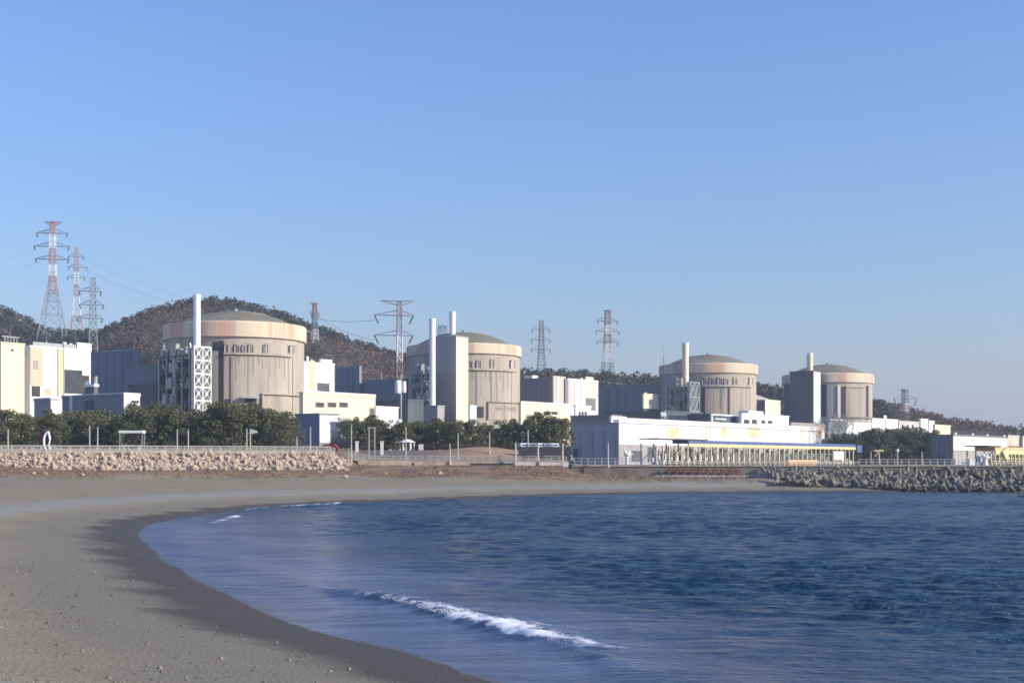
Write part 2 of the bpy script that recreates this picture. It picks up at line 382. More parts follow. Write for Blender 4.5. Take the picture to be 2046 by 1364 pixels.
base = mixc(t, ramp(t, sha, -.1, .5), (.085, .08, .085), base)
fn = noise(t, 3.6, detail=5, rough=.8); fn2 = noise(t, 9, detail=4, rough=.7)
ff = math_(t, 'ADD', fo, math_(t, 'MULTIPLY', math_(t, 'SUBTRACT', math_(t, 'ADD', fn, math_(t, 'MULTIPLY', fn2, .6)), .8), 1.0))
ff = ramp(t, ff, .40, .85); ff = math_(t, 'MULTIPLY', ff, ramp(t, fo, .02, .2))
t.links.new(mixc(t, ff, base, (.78, .80, .84)), b.inputs['Base Color'])
t.links.new(math_(t, 'ADD', .2, math_(t, 'MULTIPLY', ff, .6), clamp=True), b.inputs['Roughness'])
b.inputs['IOR'].default_value = 1.33; b.inputs['Specular IOR Level'].default_value = .25; b.inputs['Specular Tint'].default_value = (.80, .94, 1, 1)
bh = math_(t, 'ADD', noise(t, 3.2, (.45, 1, 1), 4, .6), math_(t, 'MULTIPLY', noise(t, .9, (.4, 1, 1), 3), 1.8))
bh = math_(t, 'MULTIPLY', bh, math_(t, 'SUBTRACT', 1.25, cal))
bump(t, b, bh, 1.0, .42); sea_m = m
sea = np_mesh('sea', np.stack([SX, SY, H], -1).reshape(-1, 3), grid_faces(*SX.shape), sea_m, smooth=True, attrs={'shore': SS, 'foam': np.clip(foam, 0, 2), 'calm': calm})
tag(sea, kind='structure')

# foam clumps on the breaking wave
foam_m = M('sea_foam', (.78, .81, .85), (.60, .65, .72), 3, .7)
def blobs(P, Rr, n_lat=None):
    # low octahedral-ish blobs, vectorised
    B = np.array([(1, 0, 0), (-1, 0, 0), (0, 1, 0), (0, -1, 0), (0, 0, 1), (0, 0, -1)], float)
    Fb = np.array([(0, 2, 4), (2, 1, 4), (1, 3, 4), (3, 0, 4), (2, 0, 5), (1, 2, 5), (3, 1, 5), (0, 3, 5)])
    n = len(P); jit = rng.uniform(.6, 1.3, (n, 6, 1))
    V = P[:, None, :]+B[None]*Rr[:, None, None]*jit
    th = rng.uniform(0, 6.28, n)
    return V.reshape(-1, 3), (Fb[None]+6*np.arange(n)[:, None, None]).reshape(-1, 3)
cum = np.concatenate([[0], np.cumsum(np.linalg.norm(np.diff(crest, axis=0), axis=1))])
n = 9000; u = (.30+.33*rng.beta(1.8, 1.5, n))*cum[-1]
px_ = np.interp(u, cum, crest[:, 0]); py_ = np.interp(u, cum, crest[:, 1])
tx = np.interp(u+.5, cum, crest[:, 0])-px_; ty = np.interp(u+.5, cum, crest[:, 1])-py_; L = np.hypot(tx, ty)+1e-6
off = np.minimum(rng.gamma(1.6, .30, n)-.3, .8); fx_ = px_-ty/L*off; fy_ = py_+tx/L*off
keep = vnoise(fx_, fy_, .8, 91)+.15 > rng.uniform(-.35, .5, n)*(1+np.abs(off)); fx_, fy_, off, u = fx_[keep], fy_[keep], off[keep], u[keep]
wd = sm(.10, .36, u/cum[-1])*(1-sm(.52, .80, u/cum[-1]))
fz = .22*wd*np.where(off < 0, np.exp(-(off/.45)**2), np.exp(-(off/1.7)**2))+rng.uniform(-.02, .05, len(off))
V, Fb = blobs(np.stack([fx_, fy_, fz], -1), rng.uniform(.007, .017, len(off)))
tag(np_mesh('sea_foam', V, Fb, foam_m), 'white churned foam along the small breaking wave near the beach', 'foam', kind='stuff')

# pebbles on the near sand
n = 16000; pxs = rng.uniform(-22, 8, n); pys = rng.uniform(16, 80, n); s_ = sdist(pxs, pys)
k = (s_ > 2.5)&(rng.uniform(0, 1, n) < np.where(s_ < 6, .25, 1)*(.25+1.6*np.clip(vnoise(pxs, pys, 5, 14)+.2, 0, 1))); pxs, pys = pxs[k], pys[k]
pz, _ = beach_z(pxs, pys); Vp, Fp = blobs(np.stack([pxs, pys, pz+.005], -1), rng.gamma(2.0, .010, len(pxs))+.008)
peb_m = leafmat('pebbles', (.07, .06, .05), (.30, .27, .22))
tag(np_mesh('pebbles', Vp, Fp, peb_m), 'loose grey pebbles scattered over the near sand', 'pebbles', kind='stuff')

# ------------------------------------------------------------------ woodland on the hills
def wood(name, n, x0, x1, y0, y1, mat, size, prob, nl=34, label='', leaf=1.0):
    X = rng.uniform(x0, x1, n); Y = rng.uniform(y0, y1, n)
    k = prob(X, Y) > rng.uniform(0, 1, n); X, Y = X[k], Y[k]; n = len(X)
    Z = ground_z(X, Y); hs = rng.uniform(*size, n)
    th = rng.uniform(0, 6.28, (n, nl)); ph = np.arccos(rng.uniform(-.7, 1, (n, nl))); rr = rng.uniform(.45, 1, (n, nl))**.6
    lob = 1+.3*np.sin(3*th+rng.uniform(0, 6, (n, 1)))
    cx = X[:, None]+hs[:, None]*.36*rr*lob*np.sin(ph)*np.cos(th); cy = Y[:, None]+hs[:, None]*.36*rr*lob*np.sin(ph)*np.sin(th)
    cz = Z[:, None]+hs[:, None]*(.55+.5*rr*np.cos(ph))
    Cc = np.stack([cx, cy, cz], -1).reshape(-1, 3); q = len(Cc)
    A = rng.normal(0, 1, (q, 3)); A /= np.linalg.norm(A, axis=1)[:, None]; B = np.cross(A, rng.normal(0, 1, (q, 3))); B /= np.linalg.norm(B, axis=1)[:, None]
    s = (np.repeat(hs, nl)*.11*leaf*rng.uniform(.6, 1.4, q))[:, None]
    V = np.stack([Cc+A*s, Cc-A*s*.5+B*s*.9, Cc-A*s*.5-B*s*.9], 1).reshape(-1, 3)
    o = np_mesh(name, V, np.arange(3*q).reshape(-1, 3), mat)
    return tag(o, label, 'woodland', kind='stuff')
ridge = lambda X, Y: np.clip((Y-760)/90, 0, 1)
pe = lambda X, Y: np.clip(.05+.8*ridge(X, Y)+1.6*fbm(X, Y, 60, 3, 70)+.5*sm(-120, -60, X), .03, 1)
wood('evergreen_woodland', 4600, -345, -40, 600, 868, wood_ever, (3.5, 7.5), pe, 34, 'dark evergreen trees over the crest of the large hill')
wood('bare_woodland', 9500, -345, -40, 590, 868, wood_bare, (2.5, 5), lambda X, Y: 1.0-.8*pe(X, Y), 24, 'brown leafless scrub covering the slopes of the large hill')
wood('low_evergreen_woodland', 1900, -40, 200, 720, 868, wood_ever, (4, 8), lambda X, Y: np.clip(.6+1.2*fbm(X, Y, 50, 2, 71), 0, 1), 40, 'dark green wood on the low ridge behind the middle reactors')
wood('low_bare_woodland', 1500, 130, 345, 720, 868, wood_bare, (3, 6), lambda X, Y: .9+0*X, 34, 'brown purplish wood along the low ridge at the far right')

# ------------------------------------------------------------------ trees
def crown_mesh(name, h, seed, nclump=34, nl=70, w=.30, z0=.08):
    r = np.random.default_rng(seed)
    cs = []
    for i in range(nclump):
        zz = r.uniform(z0, .97); prof_ = w*h*(1.08-abs(zz-.45)*1.25)
        a = r.uniform(0, 6.28); rad = prof_*r.uniform(.25, 1)
        cs.append((rad*math.cos(a), rad*math.sin(a), zz*h, r.uniform(.09, .15)*h*(1.15-.5*zz)))
    cs = np.array(cs); q = nclump*nl; ci = np.repeat(np.arange(nclump), nl)
    D_ = r.normal(0, 1, (q, 3)); D_ /= np.linalg.norm(D_, axis=1)[:, None]
    Cc = cs[ci, :3]+D_*(cs[ci, 3]*r.uniform(.35, 1, q)**.5)[:, None]*np.array([1, 1, .75])
    A = D_+r.normal(0, .7, (q, 3)); A /= np.linalg.norm(A, axis=1)[:, None]; B = np.cross(A, r.normal(0, 1, (q, 3))); B /= np.linalg.norm(B, axis=1)[:, None]
    s = (r.uniform(.12, .26, q)*h/8)[:, None]
    V = np.stack([Cc+A*s*1.4, Cc+B*s*.7, Cc-B*s*.7], 1).reshape(-1, 3)
    return V, np.arange(3*q).reshape(-1, 3)
def make_pine(seed, h=8.0, mat=pine_m, w=.30):
    root = thing('pine_tree', 'pine', 'tree')
    tb = MB(); r = random.Random(seed); p = Vector((0, 0, -.4)); segs = 5
    for i in range(segs):
        q = Vector((p.x+r.uniform(-.15, .15), p.y+r.uniform(-.15, .15), h*.85*(i+1)/segs)); tb.tube(p, q, .17*(1-i/segs)+.05, 7, .17*(1-(i+1)/segs)+.04)
        for j in range(3):
            a = r.uniform(0, 6.28); tb.tube(q, q+Vector((math.cos(a)*h*.17, math.sin(a)*h*.17, h*.07)), .05, 5, .02)
        p = q
    tb.build('trunk', bark, root)
    V, Fq = crown_mesh('crown', h, seed, w=w); np_mesh('crown', V, Fq, mat, root)
    return root
protos = [make_pine(11+i, 8.0, w=.29+.03*(i % 3)) for i in range(5)]
used = [False]*5; tc_ = 0
def plant(px, D, top_py, label, group):
    global tc_
    i = tc_ % 5; tc_ += 1
    o = protos[i] if not used[i] else copy_tree(protos[i]); used[i] = True
    X = gx(px, D); z = gnd(X, D); h = gz(top_py, D)-z
    o.location = (X, D, z); o.scale = (h/8*random.uniform(1.0, 1.3),)*2+(h/8,); o.rotation_euler = (0, 0, random.uniform(0, 6.28)); tag(o, label, 'tree', group)
LB = 'dark green pine in the belt behind the left promenade railing'
tops_l = [(-30, 800), (0, 805), (20, 815), (45, 822), (90, 818), (130, 815), (180, 812), (230, 820), (265, 812), (300, 800), (350, 812), (400, 812), (440, 800), (480, 800), (520, 806), (560, 822), (590, 828)]
def top_at(tb, px): return float(np.interp(px, [a for a, _ in tb], [b_ for _, b_ in tb]))
x = -28
while x < 592:
    D = random.uniform(277, 284); plant(x+random.uniform(-5, 5), D, top_at(tops_l, x)+random.uniform(2, 16), LB, 'pines behind the left promenade'); x += 19
x = -20
while x < 585:
    D = random.uniform(291, 300); plant(x+random.uniform(-6, 6), D, top_at(tops_l, x)+random.uniform(-4, 14), LB, 'pines behind the left promenade'); x += 24
LM = 'dark green pine in the middle belt between the white building and the intake hall'
tops_m = [(690, 835), (720, 828), (745, 828), (765, 840), (800, 842), (830, 835), (900, 838), (960, 840), (1000, 838), (1040, 835), (1080, 822), (1110, 828), (1135, 836)]
for D0, D1, st in ((302, 308, 16), (315, 324, 18)):
    x = 694
    while x < 1138:
        plant(x+random.uniform(-5, 5), random.uniform(D0, D1), top_at(tops_m, x)+random.uniform(-2, 12), LM, 'pines in the middle belt'); x += st
LR = 'dark green pine in the belt left of the long white hall at the far right'
tops_r = [(1655, 868), (1690, 865), (1715, 868), (1740, 857), (1780, 853), (1820, 858), (1850, 855), (1870, 862), (1885, 880)]
for D0, D1, st in ((452, 460, 11), (466, 476, 13)):
    x = 1668
    while x < 1884:
        plant(x+random.uniform(-4, 4), random.uniform(D0, D1), top_at(tops_r, x)+random.uniform(-2, 8), LR, 'pines left of the far right hall'); x += st
def bare_tree(px, D, top_py, label, seed, mat=bare_m, z=None):
    X = gx(px, D); z = gnd(X, D) if z is None else z; h = gz(top_py, D)-z; root = thing('bare_tree', label, 'tree', (X, D, z)); r = random.Random(seed); tb = MB(); cb = MB()
    def grow(p, d, L_, rad, lv):
        q = p+d*L_; (tb if lv < 2 else cb).tube(p, q, rad, 5, rad*.65)
        if lv < 5:
            for _ in range(3 if lv else 4):
                nd = (d+Vector((r.uniform(-.7, .7), r.uniform(-.7, .7), r.uniform(-.05, .4)))).normalized(); grow(q, nd, L_*r.uniform(.6, .8), rad*.6, lv+1)
    grow(Vector((0, 0, -.2)), Vector((0, 0, 1)), h*.30, h*.018, 0)
    tb.build('trunk', mat, root); cb.build('crown', mat, root)
pale_bare = M('pale_bare_bark', (.42, .38, .34), None, 2, .9)
bare_tree(1664, 470, 815, 'pale leafless tree below the fourth reactor, the left one of two', 4, pale_bare)
bare_tree(1682, 474, 822, 'pale leafless tree below the fourth reactor, the right one of two', 5, pale_bare)

# ------------------------------------------------------------------ buildings in the plant's own grid
U = (.6, .8); NB = (-.8, .6); RZ = math.atan2(.8, .6)
def t_to(px, c, d):
    k = (px-CX)/F; return (k*c[1]-c[0])/(d[0]-k*d[1])
class Bld:
    # near corner at pixel px / depth D; shaded side runs left-back, sunlit side runs right-back
    def __init__(s, name, label, cat, px, D, left, right, top, mat, base=None, Ln=None, Lu=None, parapet=.5, roofm=None, group=None, mat2=None):
        s.c = (gx(px, D), D); s.z = gnd(*s.c) if base is None else base
        s.Lu = Lu or t_to(right, s.c, U); s.Ln = Ln or t_to(left, s.c, NB)
        s.top = gz(top, D)-s.z
        s.root = thing(name, label, cat, (*s.c, s.z), RZ, group)
        MB().box(0, s.Lu, 0, s.Ln, -.5, s.top).build('wall', mat, s.root)
        if parapet:
            MB().box(-.15, s.Lu+.15, -.15, s.Ln+.15, s.top+.003, s.top+parapet).build('roof', roofm or mat, s.root)
    def lit(s, name, x0, y0, x1, y1, mat, out=.06, sub=None):
        a = t_to(x0, s.c, U); b_ = t_to(x1, s.c, U); D = s.c[1]+.8*(a+b_)/2
        z1, z0 = gz(y0, D)-s.z, gz(y1, D)-s.z
        o = MB().box(max(a, .003) if a < .3 else a, b_, -out, .01 if out > 0 else .3, z0, z1).build(name, mat, s.root); return o
    def shd(s, name, x0, y0, x1, y1, mat, out=.06):
        a = t_to(x1, s.c, NB); b_ = t_to(x0, s.c, NB); D = s.c[1]+.6*(a+b_)/2
        return MB().box(-out, .01, a, b_, gz(y1, D)-s.z, gz(y0, D)-s.z).build(name, mat, s.root)
    def roofbox(s, name, u0, u1, v0, v1, h, mat):
        return MB().box(u0*s.Lu, u1*s.Lu, v0*s.Ln, v1*s.Ln, s.top+.006, s.top+h).build(name, mat, s.root)
def ribs(bld, side, xs, y0, y1, mat, name='rib', out=.25, wpx=1.6):
    for q in xs: (bld.lit if side == 'lit' else bld.shd)(name, q, y0, q+wpx, y1, mat, out)

# unit 1
A = Bld('tower_block', 'tall cream tower block at the left edge of the photo', 'building', 2, 392, -60, 49, 686, cream)
A.lit('window', 22, 697, 27, 702, opening); ribs(A, 'lit', [8, 14, 20, 26, 32], 673, 685, steel, 'roof_post', .3, 1.4)
A.lit('roof_rail', 3, 672, 38, 674, steel, .3)
B = Bld('service_building', 'tall white service building with beige and yellow bands at far left', 'building', 60, 405, 50, 181, 693, white)
B.lit('cladding_panel', 60.5, 692, 86, 770, creamdark, .12); B.lit('cladding_panel', 116, 696, 128, 790, yell, .12)
B.lit('louvre', 66, 720, 76, 737, greyclad, .2); B.lit('doorway', 63, 771, 80, 792, opening, .1)
B.lit('opening', 129, 739, 164, 786, M('painted_bay_shade', (.055, .07, .08), (.04, .05, .055), .5, .7), .15); B.lit('opening', 164, 750, 178, 792, opening, .12); B.lit('louvre', 90, 776, 102, 789, creamdark, .15)  # inset shadow of the bay painted as a dark slate panel
B.lit('downpipe', 114, 695, 115.2, 792, steel, .2)
B.roofbox('roof_rail', .05, .75, .02, .06, 1.6, steel); B.roofbox('plant_room', .78, 1.02, .05, .5, 2.4, white); B.lit('drain_pipe', 126.5, 686, 128, 795, steel, .25)
B.roofbox('vent', .55, .6, .1, .3, 2.2, white); B.roofbox('vent', .66, .7, .1, .3, 2.0, white)
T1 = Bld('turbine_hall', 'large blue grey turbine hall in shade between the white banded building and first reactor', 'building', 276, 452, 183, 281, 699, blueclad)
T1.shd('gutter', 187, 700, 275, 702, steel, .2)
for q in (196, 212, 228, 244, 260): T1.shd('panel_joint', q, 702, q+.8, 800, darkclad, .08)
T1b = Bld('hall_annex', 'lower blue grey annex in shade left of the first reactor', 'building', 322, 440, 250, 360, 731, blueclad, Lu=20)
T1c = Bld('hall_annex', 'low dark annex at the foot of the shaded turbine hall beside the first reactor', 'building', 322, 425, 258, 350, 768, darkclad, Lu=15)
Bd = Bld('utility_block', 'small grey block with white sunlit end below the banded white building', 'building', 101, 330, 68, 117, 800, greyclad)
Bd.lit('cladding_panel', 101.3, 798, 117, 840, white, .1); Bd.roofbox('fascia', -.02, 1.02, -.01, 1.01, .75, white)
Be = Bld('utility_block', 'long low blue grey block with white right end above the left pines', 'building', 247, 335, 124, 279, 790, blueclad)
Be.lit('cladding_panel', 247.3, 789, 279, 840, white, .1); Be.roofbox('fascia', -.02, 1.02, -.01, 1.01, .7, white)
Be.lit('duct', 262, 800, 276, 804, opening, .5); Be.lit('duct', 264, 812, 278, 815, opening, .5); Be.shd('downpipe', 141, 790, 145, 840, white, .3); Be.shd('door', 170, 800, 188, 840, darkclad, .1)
# rooftop clutter in front of the T1 hall
Bf = Bld('vent_stack', 'pair of dark vents with white tops beside the banded white building', 'vent', 188, 345, 170, 196, 772, darkclad, parapet=.6, roofm=white)
MB().cyl(1.5, 1.5, .55, Bf.top, Bf.top+2.6, 12).build('pipe', steel, Bf.root); MB().cyl(.8, 3.8, .8, Bf.top, Bf.top+1.5, 12, .5).build('cowl', white, Bf.root)

# reactors
def reactor(pxc, rpx, D, rim_top, rim_bot, peak, label, feats):
    Rr = rpx*D/F; X = gx(pxc, D); z = gnd(X, D)
    root = thing('reactor_building', label, 'reactor building', (X, D, z), 0)
    zt = gz(rim_top, D)-z; zb = gz(rim_bot, D)-z; zp = gz(peak, D)-z; Rw = Rr-.75
    MB().lathe([(Rw, -1), (Rw, zb+.3)], 96).build('wall', concrete, root, True)
    pr = [(Rw-.1, zb), (Rr, zb), (Rr, zt-.5), (Rr-.25, zt), (Rr-2.6, zt), (Rr-2.6, zt-.3)]
    o = MB().lathe(pr, 96).build('ring_beam', ring_m, root)
    R0 = Rr-2.4; dp = [(R0*math.sin(a*math.pi/2), zt-.35+(zp-zt+.35)*(math.cos(a*math.pi/2)**1.0)) for a in np.linspace(1, .0, 22)]
    # shallow spherical cap
    rise = zp-zt+.3; RS = (R0*R0+rise*rise)/(2*rise); am = math.asin(R0/RS)
    dp = [(max(RS*math.sin(am*k/20), .01), zp-RS+RS*math.cos(am*k/20)) for k in range(20, -1, -1)]
    MB().lathe(dp, 96).build('dome', dome_m, root, True)
    MB().lathe([(R0*.5, zp-RS+math.sqrt(RS*RS-R0*R0*.25)+.0), (R0*.5, zp-RS+math.sqrt(RS*RS-R0*R0*.25)+.22), (R0*.5-.4, zp-RS+math.sqrt(RS*RS-R0*R0*.25)+.3)], 64).build('dome_rib', dome_m, root)
    MB().cyl(0, 0, .8, zp-.1, zp+.7, 12).build('vent', steel, root)
    fa = math.atan2(-D, -X); dc = math.hypot(X, D)
    def ang(px):       # where the sight line through that column meets the wall
        d_ = math.atan((px-CX)/F)-math.atan((pxc-CX)/F); q_ = max(-1, min(1, dc*math.sin(d_)/Rw)); return fa+math.asin(q_)-d_
    for (nm, x0, y0, x1, y1, mt, r0, r1) in feats:
        a0, a1 = ang(x0), ang(x1); Df = D+Rw*math.sin((a0+a1)/2)
        MB().arc(Rw+r0, Rw+r1, a0, a1, gz(y1, Df)-z, gz(y0, Df)-z).build(nm, mt, root)
    return root, Rr
conc2 = M('pale_concrete_panel', (.45, .39, .31), (.31, .27, .22), .5, .9, True, .4, .7, .04)
def streaks(xs, y0, ln): return [('stain', q, y0, q+wd_, y0+l, stain, -.05, .012) for q, wd_, l in xs]
stain = M('water_stain', (.25, .22, .18), (.36, .31, .25), .6, .95, True)
def upper(x0, x1, y0, y1, groups):
    fe = [('ledge', x0, y1-1.5, x1, y1+2.5, conc2, -.1, .75), ('band', x0, y0, x1, y1-2, conc2, -.1, .10)]
    rr_ = random.Random(int(x0)); hgt = y1-y0-3
    for q, w_ in groups:
        t0 = rr_.uniform(0, .3)*hgt; fe.append(('opening', q-1, y0+1+t0, q+w_*.75, y1-2, opening, -.1, .16)); fe.append(('opening', q+w_*.75+.01, y0+1+hgt*.35, q+w_+1.5, y1-2-hgt*.15, stain, -.1, .15))
        fe.append(('pipe', q+w_*.2, y0+3+t0, q+w_*.36, y1-1, white, .17, .6)); fe.append(('cover', q+w_+2.2, y0+2+t0, q+w_+3.6, y1-3, greyclad, .1, .4))
    n_ = int((x1-x0)/9)
    for i in range(n_): q = x0+4+i*9+rr_.uniform(-2, 2); fe.append(('stain', q, y1+3, q+rr_.uniform(1, 2.5), y1+rr_.uniform(12, 55), stain, -.05, .02))
    return fe
f1 = upper(447, 581, 684, 707, [(448, 6), (467, 8), (483, 4), (495, 8), (525, 4), (529, 3), (576, 8)])
f1 += [('slot', 437, 680, 447, 830, opening, -.3, .05), ('buttress', 447, 709, 470, 830, conc2, -.1, .18), ('joint', 462, 711, 466, 830, stain, .5, .53), ('joint', 495, 711, 497, 790, stain, -.1, .06),  # slot: deep shadow strip painted as a nearly flush dark panel
       ('joint', 536, 711, 537, 790, stain, -.1, .05), ('joint', 576, 711, 577.5, 830, stain, -.1, .05), ('buttress', 584, 690, 606, 830, conc2, -.1, .18), ('frame', 522, 787, 598, 789.5, conc2, -.1, .9), ('frame', 522, 789, 525, 830, conc2, -.1, .9),
       ('panel', 526, 790, 580, 830, conc2, -.1, .2), ('opening', 425, 682, 437, 700, opening, -.1, .1), ('opening', 490, 796, 512, 805, opening, -.1, .3), ('duct', 450, 797, 462, 830, opening, .5, .9), ('platform', 480, 793, 515, 796, steel, 0, 2.0),
       ('duct', 500, 800, 512, 830, opening, .1, .5)]
reactor(470, 141, 442, 654, 684, 622, 'largest domed concrete reactor building, the nearest one at left with a bare hill behind', f1)
f2 = upper(930, 1030, 714, 738, [(934, 7), (951, 7), (979, 5), (1018, 6)])
f2 += [('joint', 950, 742, 954, 830, stain, -.1, .06), ('joint', 980, 742, 983, 805, stain, -.1, .06), ('joint', 992, 742, 994, 805, stain, -.1, .05), ('buttress', 1022, 720, 1038, 838, conc2, -.1, .18),
       ('frame', 974, 803, 1036, 805, stain, -.1, .6), ('frame', 974, 805, 976, 838, stain, -.1, .6), ('panel', 977, 806, 1021, 838, conc2, -.1, .2), ('sign_panel', 988, 812, 1030, 820, stain, .2, .26), ('opening', 952, 812, 966, 834, opening, -.1, .2)]
reactor(927, 115, 537, 694, 714, 664, 'second domed reactor building, behind the tall cream shaft and two white stacks', f2)
f3 = upper(1405, 1500, 752, 770, [(1402, 6), (1417, 6), (1432, 8), (1446, 6), (1464, 5), (1495, 5)])
f3 += [('slot', 1401, 774, 1408, 840, opening, -.2, .05), ('slot', 1440, 772, 1444, 840, stain, -.1, .05), ('buttress', 1409, 774, 1426, 840, conc2, -.1, .18), ('buttress', 1458, 772, 1478, 840, conc2, -.1, .18), ('joint', 1454, 772, 1457, 840, opening, -.1, .05), ('buttress', 1498, 754, 1509, 840, conc2, -.1, .18)]
reactor(1415, 98, 634, 731, 750, 709, 'third domed reactor building, above the white intake hall with a slim stack', f3)
f4 = [('slot', 1641, 768, 1651, 832, opening, -.2, .05), ('buttress', 1652, 768, 1672, 832, greyclad, -.1, .4), ('buttress', 1673, 770, 1678, 836, white, -.1, .9), ('slot', 1680, 772, 1689, 836, opening, -.2, .06), ('buttress', 1690, 770, 1699, 840, conc2, -.1, .18), ('slot', 1730, 770, 1735, 838, opening, -.1, .06),
      ('buttress', 1736, 770, 1741, 838, conc2, -.1, .18), ('ledge', 1690, 772, 1728, 774, conc2, -.1, .5), ('ledge', 1690, 832, 1738, 835, stain, -.1, .8)]
reactor(1653.5, 90, 690, 750, 768, 728, 'fourth domed reactor building, farthest to the right beyond the intake hall', f4)

def stack(px0, px1, D, top, bot, label, mt=white, base=None):
    pc = (px0+px1)/2; r = (px1-px0)/2*D/F; X = gx(pc, D); z = gz(bot, D) if base is None else base
    root = thing('stack', label, 'stack', (X, D, z)); h = gz(top, D)-z
    MB().cyl(0, 0, r, 0, h, 28).build('shaft', mt, root, False).data.polygons.foreach_set('use_smooth', [False]*30)
    MB().lathe([(r+.01, h-.9), (r+.10, h-.9), (r+.10, h+.05), (r-.18, h+.05), (r-.18, h-.5)], 28).build('rim', white, root)
    for k in (.25, .5, .75): MB().lathe([(r, h*k), (r+.08, h*k), (r+.08, h*k+.25), (r, h*k+.25)], 28).build('band', mt, root)
    return root
stack(386.5, 400.5, 414, 589, 830, 'tallest white stack rising through the white braced tower', base=7.3)
stack(857.5, 870, 503, 637, 840, 'tall white stack left of the grey and cream shaft', base=7.3)
stack(898, 910, 528, 623, 671, 'shorter white stack on top of the grey and cream shaft')
stack(1363, 1376, 606, 685, 845, 'slim pale stack in front of the third reactor', cream, base=7.3)
stack(1612, 1624, 674, 706, 741, 'short pale stack on the grey shaft of the fourth reactor', cream)

def braced_tower(px, D, left, right, top, cols, rows, mt, label, litcols=1):
    c = (gx(px, D), D); z = gnd(*c); Lu = t_to(right, c, U); Ln = t_to(left, c, NB); h = gz(top, D)-z
    root = thing('braced_tower', label, 'tower', (*c, z), RZ)
    wd_ = .36; fr = MB()
    for y_ in (0, Ln):
        for j in range(cols+1): fr.box(Lu*j/cols-wd_/2, Lu*j/cols+wd_/2, y_-wd_/2, y_+wd_/2, -.5, h)
    fr.build('column', mt, root)
    for k in range(1, rows+1):
        zz = h*k/rows; b_ = MB()
        for y_ in (0, Ln): b_.box(wd_/2+.003, Lu-wd_/2-.003, y_-.2, y_+.2, zz-.5, zz-.003)
        for x_ in (0, Lu): b_.box(x_-.16, x_+.16, .2, Ln-.2, zz-.36, zz-.006)
        b_.build('beam', mt, root)
    br = MB(); hh = h/rows
    for y_ in (0, Ln):
        for j in range(cols):
            for k in range(rows):
                x0, x1 = Lu*j/cols+.1, Lu*(j+1)/cols-.1
                br.tube((x0, y_, hh*k), (x1, y_, hh*(k+1)-.3), .19, 5); br.tube((x1, y_, hh*k), (x0, y_, hh*(k+1)-.3), .19, 5)
                br.tube(((x0+x1)/2, y_-.1, hh*(k+.46)), ((x0+x1)/2, y_+.1, hh*(k+.46)), .55, 10)
    for x_ in (0, Lu):
        for k in range(rows): br.tube((x_, .1, hh*k), (x_, Ln-.1, hh*(k+1)-.3), .15, 5); br.tube((x_, Ln-.1, hh*k), (x_, .1, hh*(k+1)-.3), .15, 5)
    br.build('bracing', mt, root)
    co_ = MB().box(.9, Lu-.9, .9, Ln-.9, 0, h*.97); co_.build('shaft_core', dsteel, root)
    return root
braced_tower(388, 408, 384, 421, 690, 2, 8, pyl_white, 'white braced steel tower in front of the first reactor')
braced_tower(1378, 598, 1374, 1397, 762, 2, 5, steel, 'grey white braced tower in front of the third reactor')

def rack(px, D, left, right, top, levels, label, seed):
    r = random.Random(seed); c = (gx(px, D), D); z = gnd(*c); Lu = t_to(right, c, U); Ln = t_to(left, c, NB); h = gz(top, D)-z
    root = thing('steel_rack', label, 'steel frame', (*c, z), RZ); nj = 4
    for i in range(3):
        for j in range(nj+1):
            x_ = Lu*i/2; y_ = Ln*j/nj; hh = h*(r.uniform(.86, 1.03) if j not in (0,) else 1.0)
            MB().box(x_-.16, x_+.16, y_-.16, y_+.16, -.5, hh).build('column', steel if i == 0 else dsteel, root)
    for k in range(1, levels+1):
        zz = h*.93*k/levels; b_ = MB()
        for i in range(3): b_.box(Lu*i/2-.13, Lu*i/2+.13, .18, Ln-.18, zz-.35, zz-.02)
        for j in range(nj+1): b_.box(.18, Lu-.18, Ln*j/nj-.12, Ln*j/nj+.12, zz-.32, zz-.03)
        b_.build('beam', dsteel, root)
        MB().box(.2, Lu-.2, .2, Ln*r.uniform(.6, .98), zz, zz+.1).build('deck', dsteel, root)
        eq = MB(); wh = MB(); rl = MB()
        for _ in range(5):
            y_ = r.uniform(.5, Ln-2.5); x_ = r.uniform(.4, Lu-2.5); s_ = r.uniform(.6, 1.6); eq.box(x_, x_+s_, y_, y_+s_, zz+.12, zz+r.uniform(.8, h/levels*.75))
        for _ in range(3):
            y_ = r.uniform(.2, Ln-1); zq = zz+r.uniform(.3, h/levels*.6); wh.tube((-.2, y_, zq), (-.2, y_+r.uniform(.3, 1.6), zq+r.uniform(-.3, 1.6)), .13, 6)
        wh.tube((Lu+.1, .1, zz+.3), (Lu+.1, r.uniform(.5, 1.4), zz+h/levels*.7), .22, 6)
        for s_ in (.55, 1.1): rl.box(-.05, .05, .2, Ln-.2, zz+s_-.04, zz+s_+.04)
        eq.build('equipment', greyclad, root); wh.build('pipe', white, root); rl.build('rail', steel, root)
    for k in range(levels):
        y_ = Ln*(.25+.5*(k % 2)); MB().tube((-.35, y_, h*.93*k/levels), (-.35, y_+Ln*.15*(1 if k % 2 else -1), h*.93*(k+1)/levels), .12, 5).build('stair', steel, root)
    MB().box(Lu+.3, Lu+.5, -.2, Ln+.2, 0, h*.9).build('shade_panel', tarp_m, root)  # dark panel added behind the rack to deepen its shade
    MB().tube((Lu*.3, Ln*.5, 0), (Lu*.3, Ln*.5, h*.9), .8, 10).build('vessel', steel, root)
    return root
rack(379, 410, 318, 384, 694, 6, 'open steel rack with pipes in shade left of the white braced tower', 1)
rack(862, 506, 822, 868, 735, 6, 'open steel rack with pipes in shade left of the second reactor shaft', 2)
rack(1366, 601, 1330, 1374, 764, 5, 'open steel rack with pipes in shade left of the third reactor', 3)

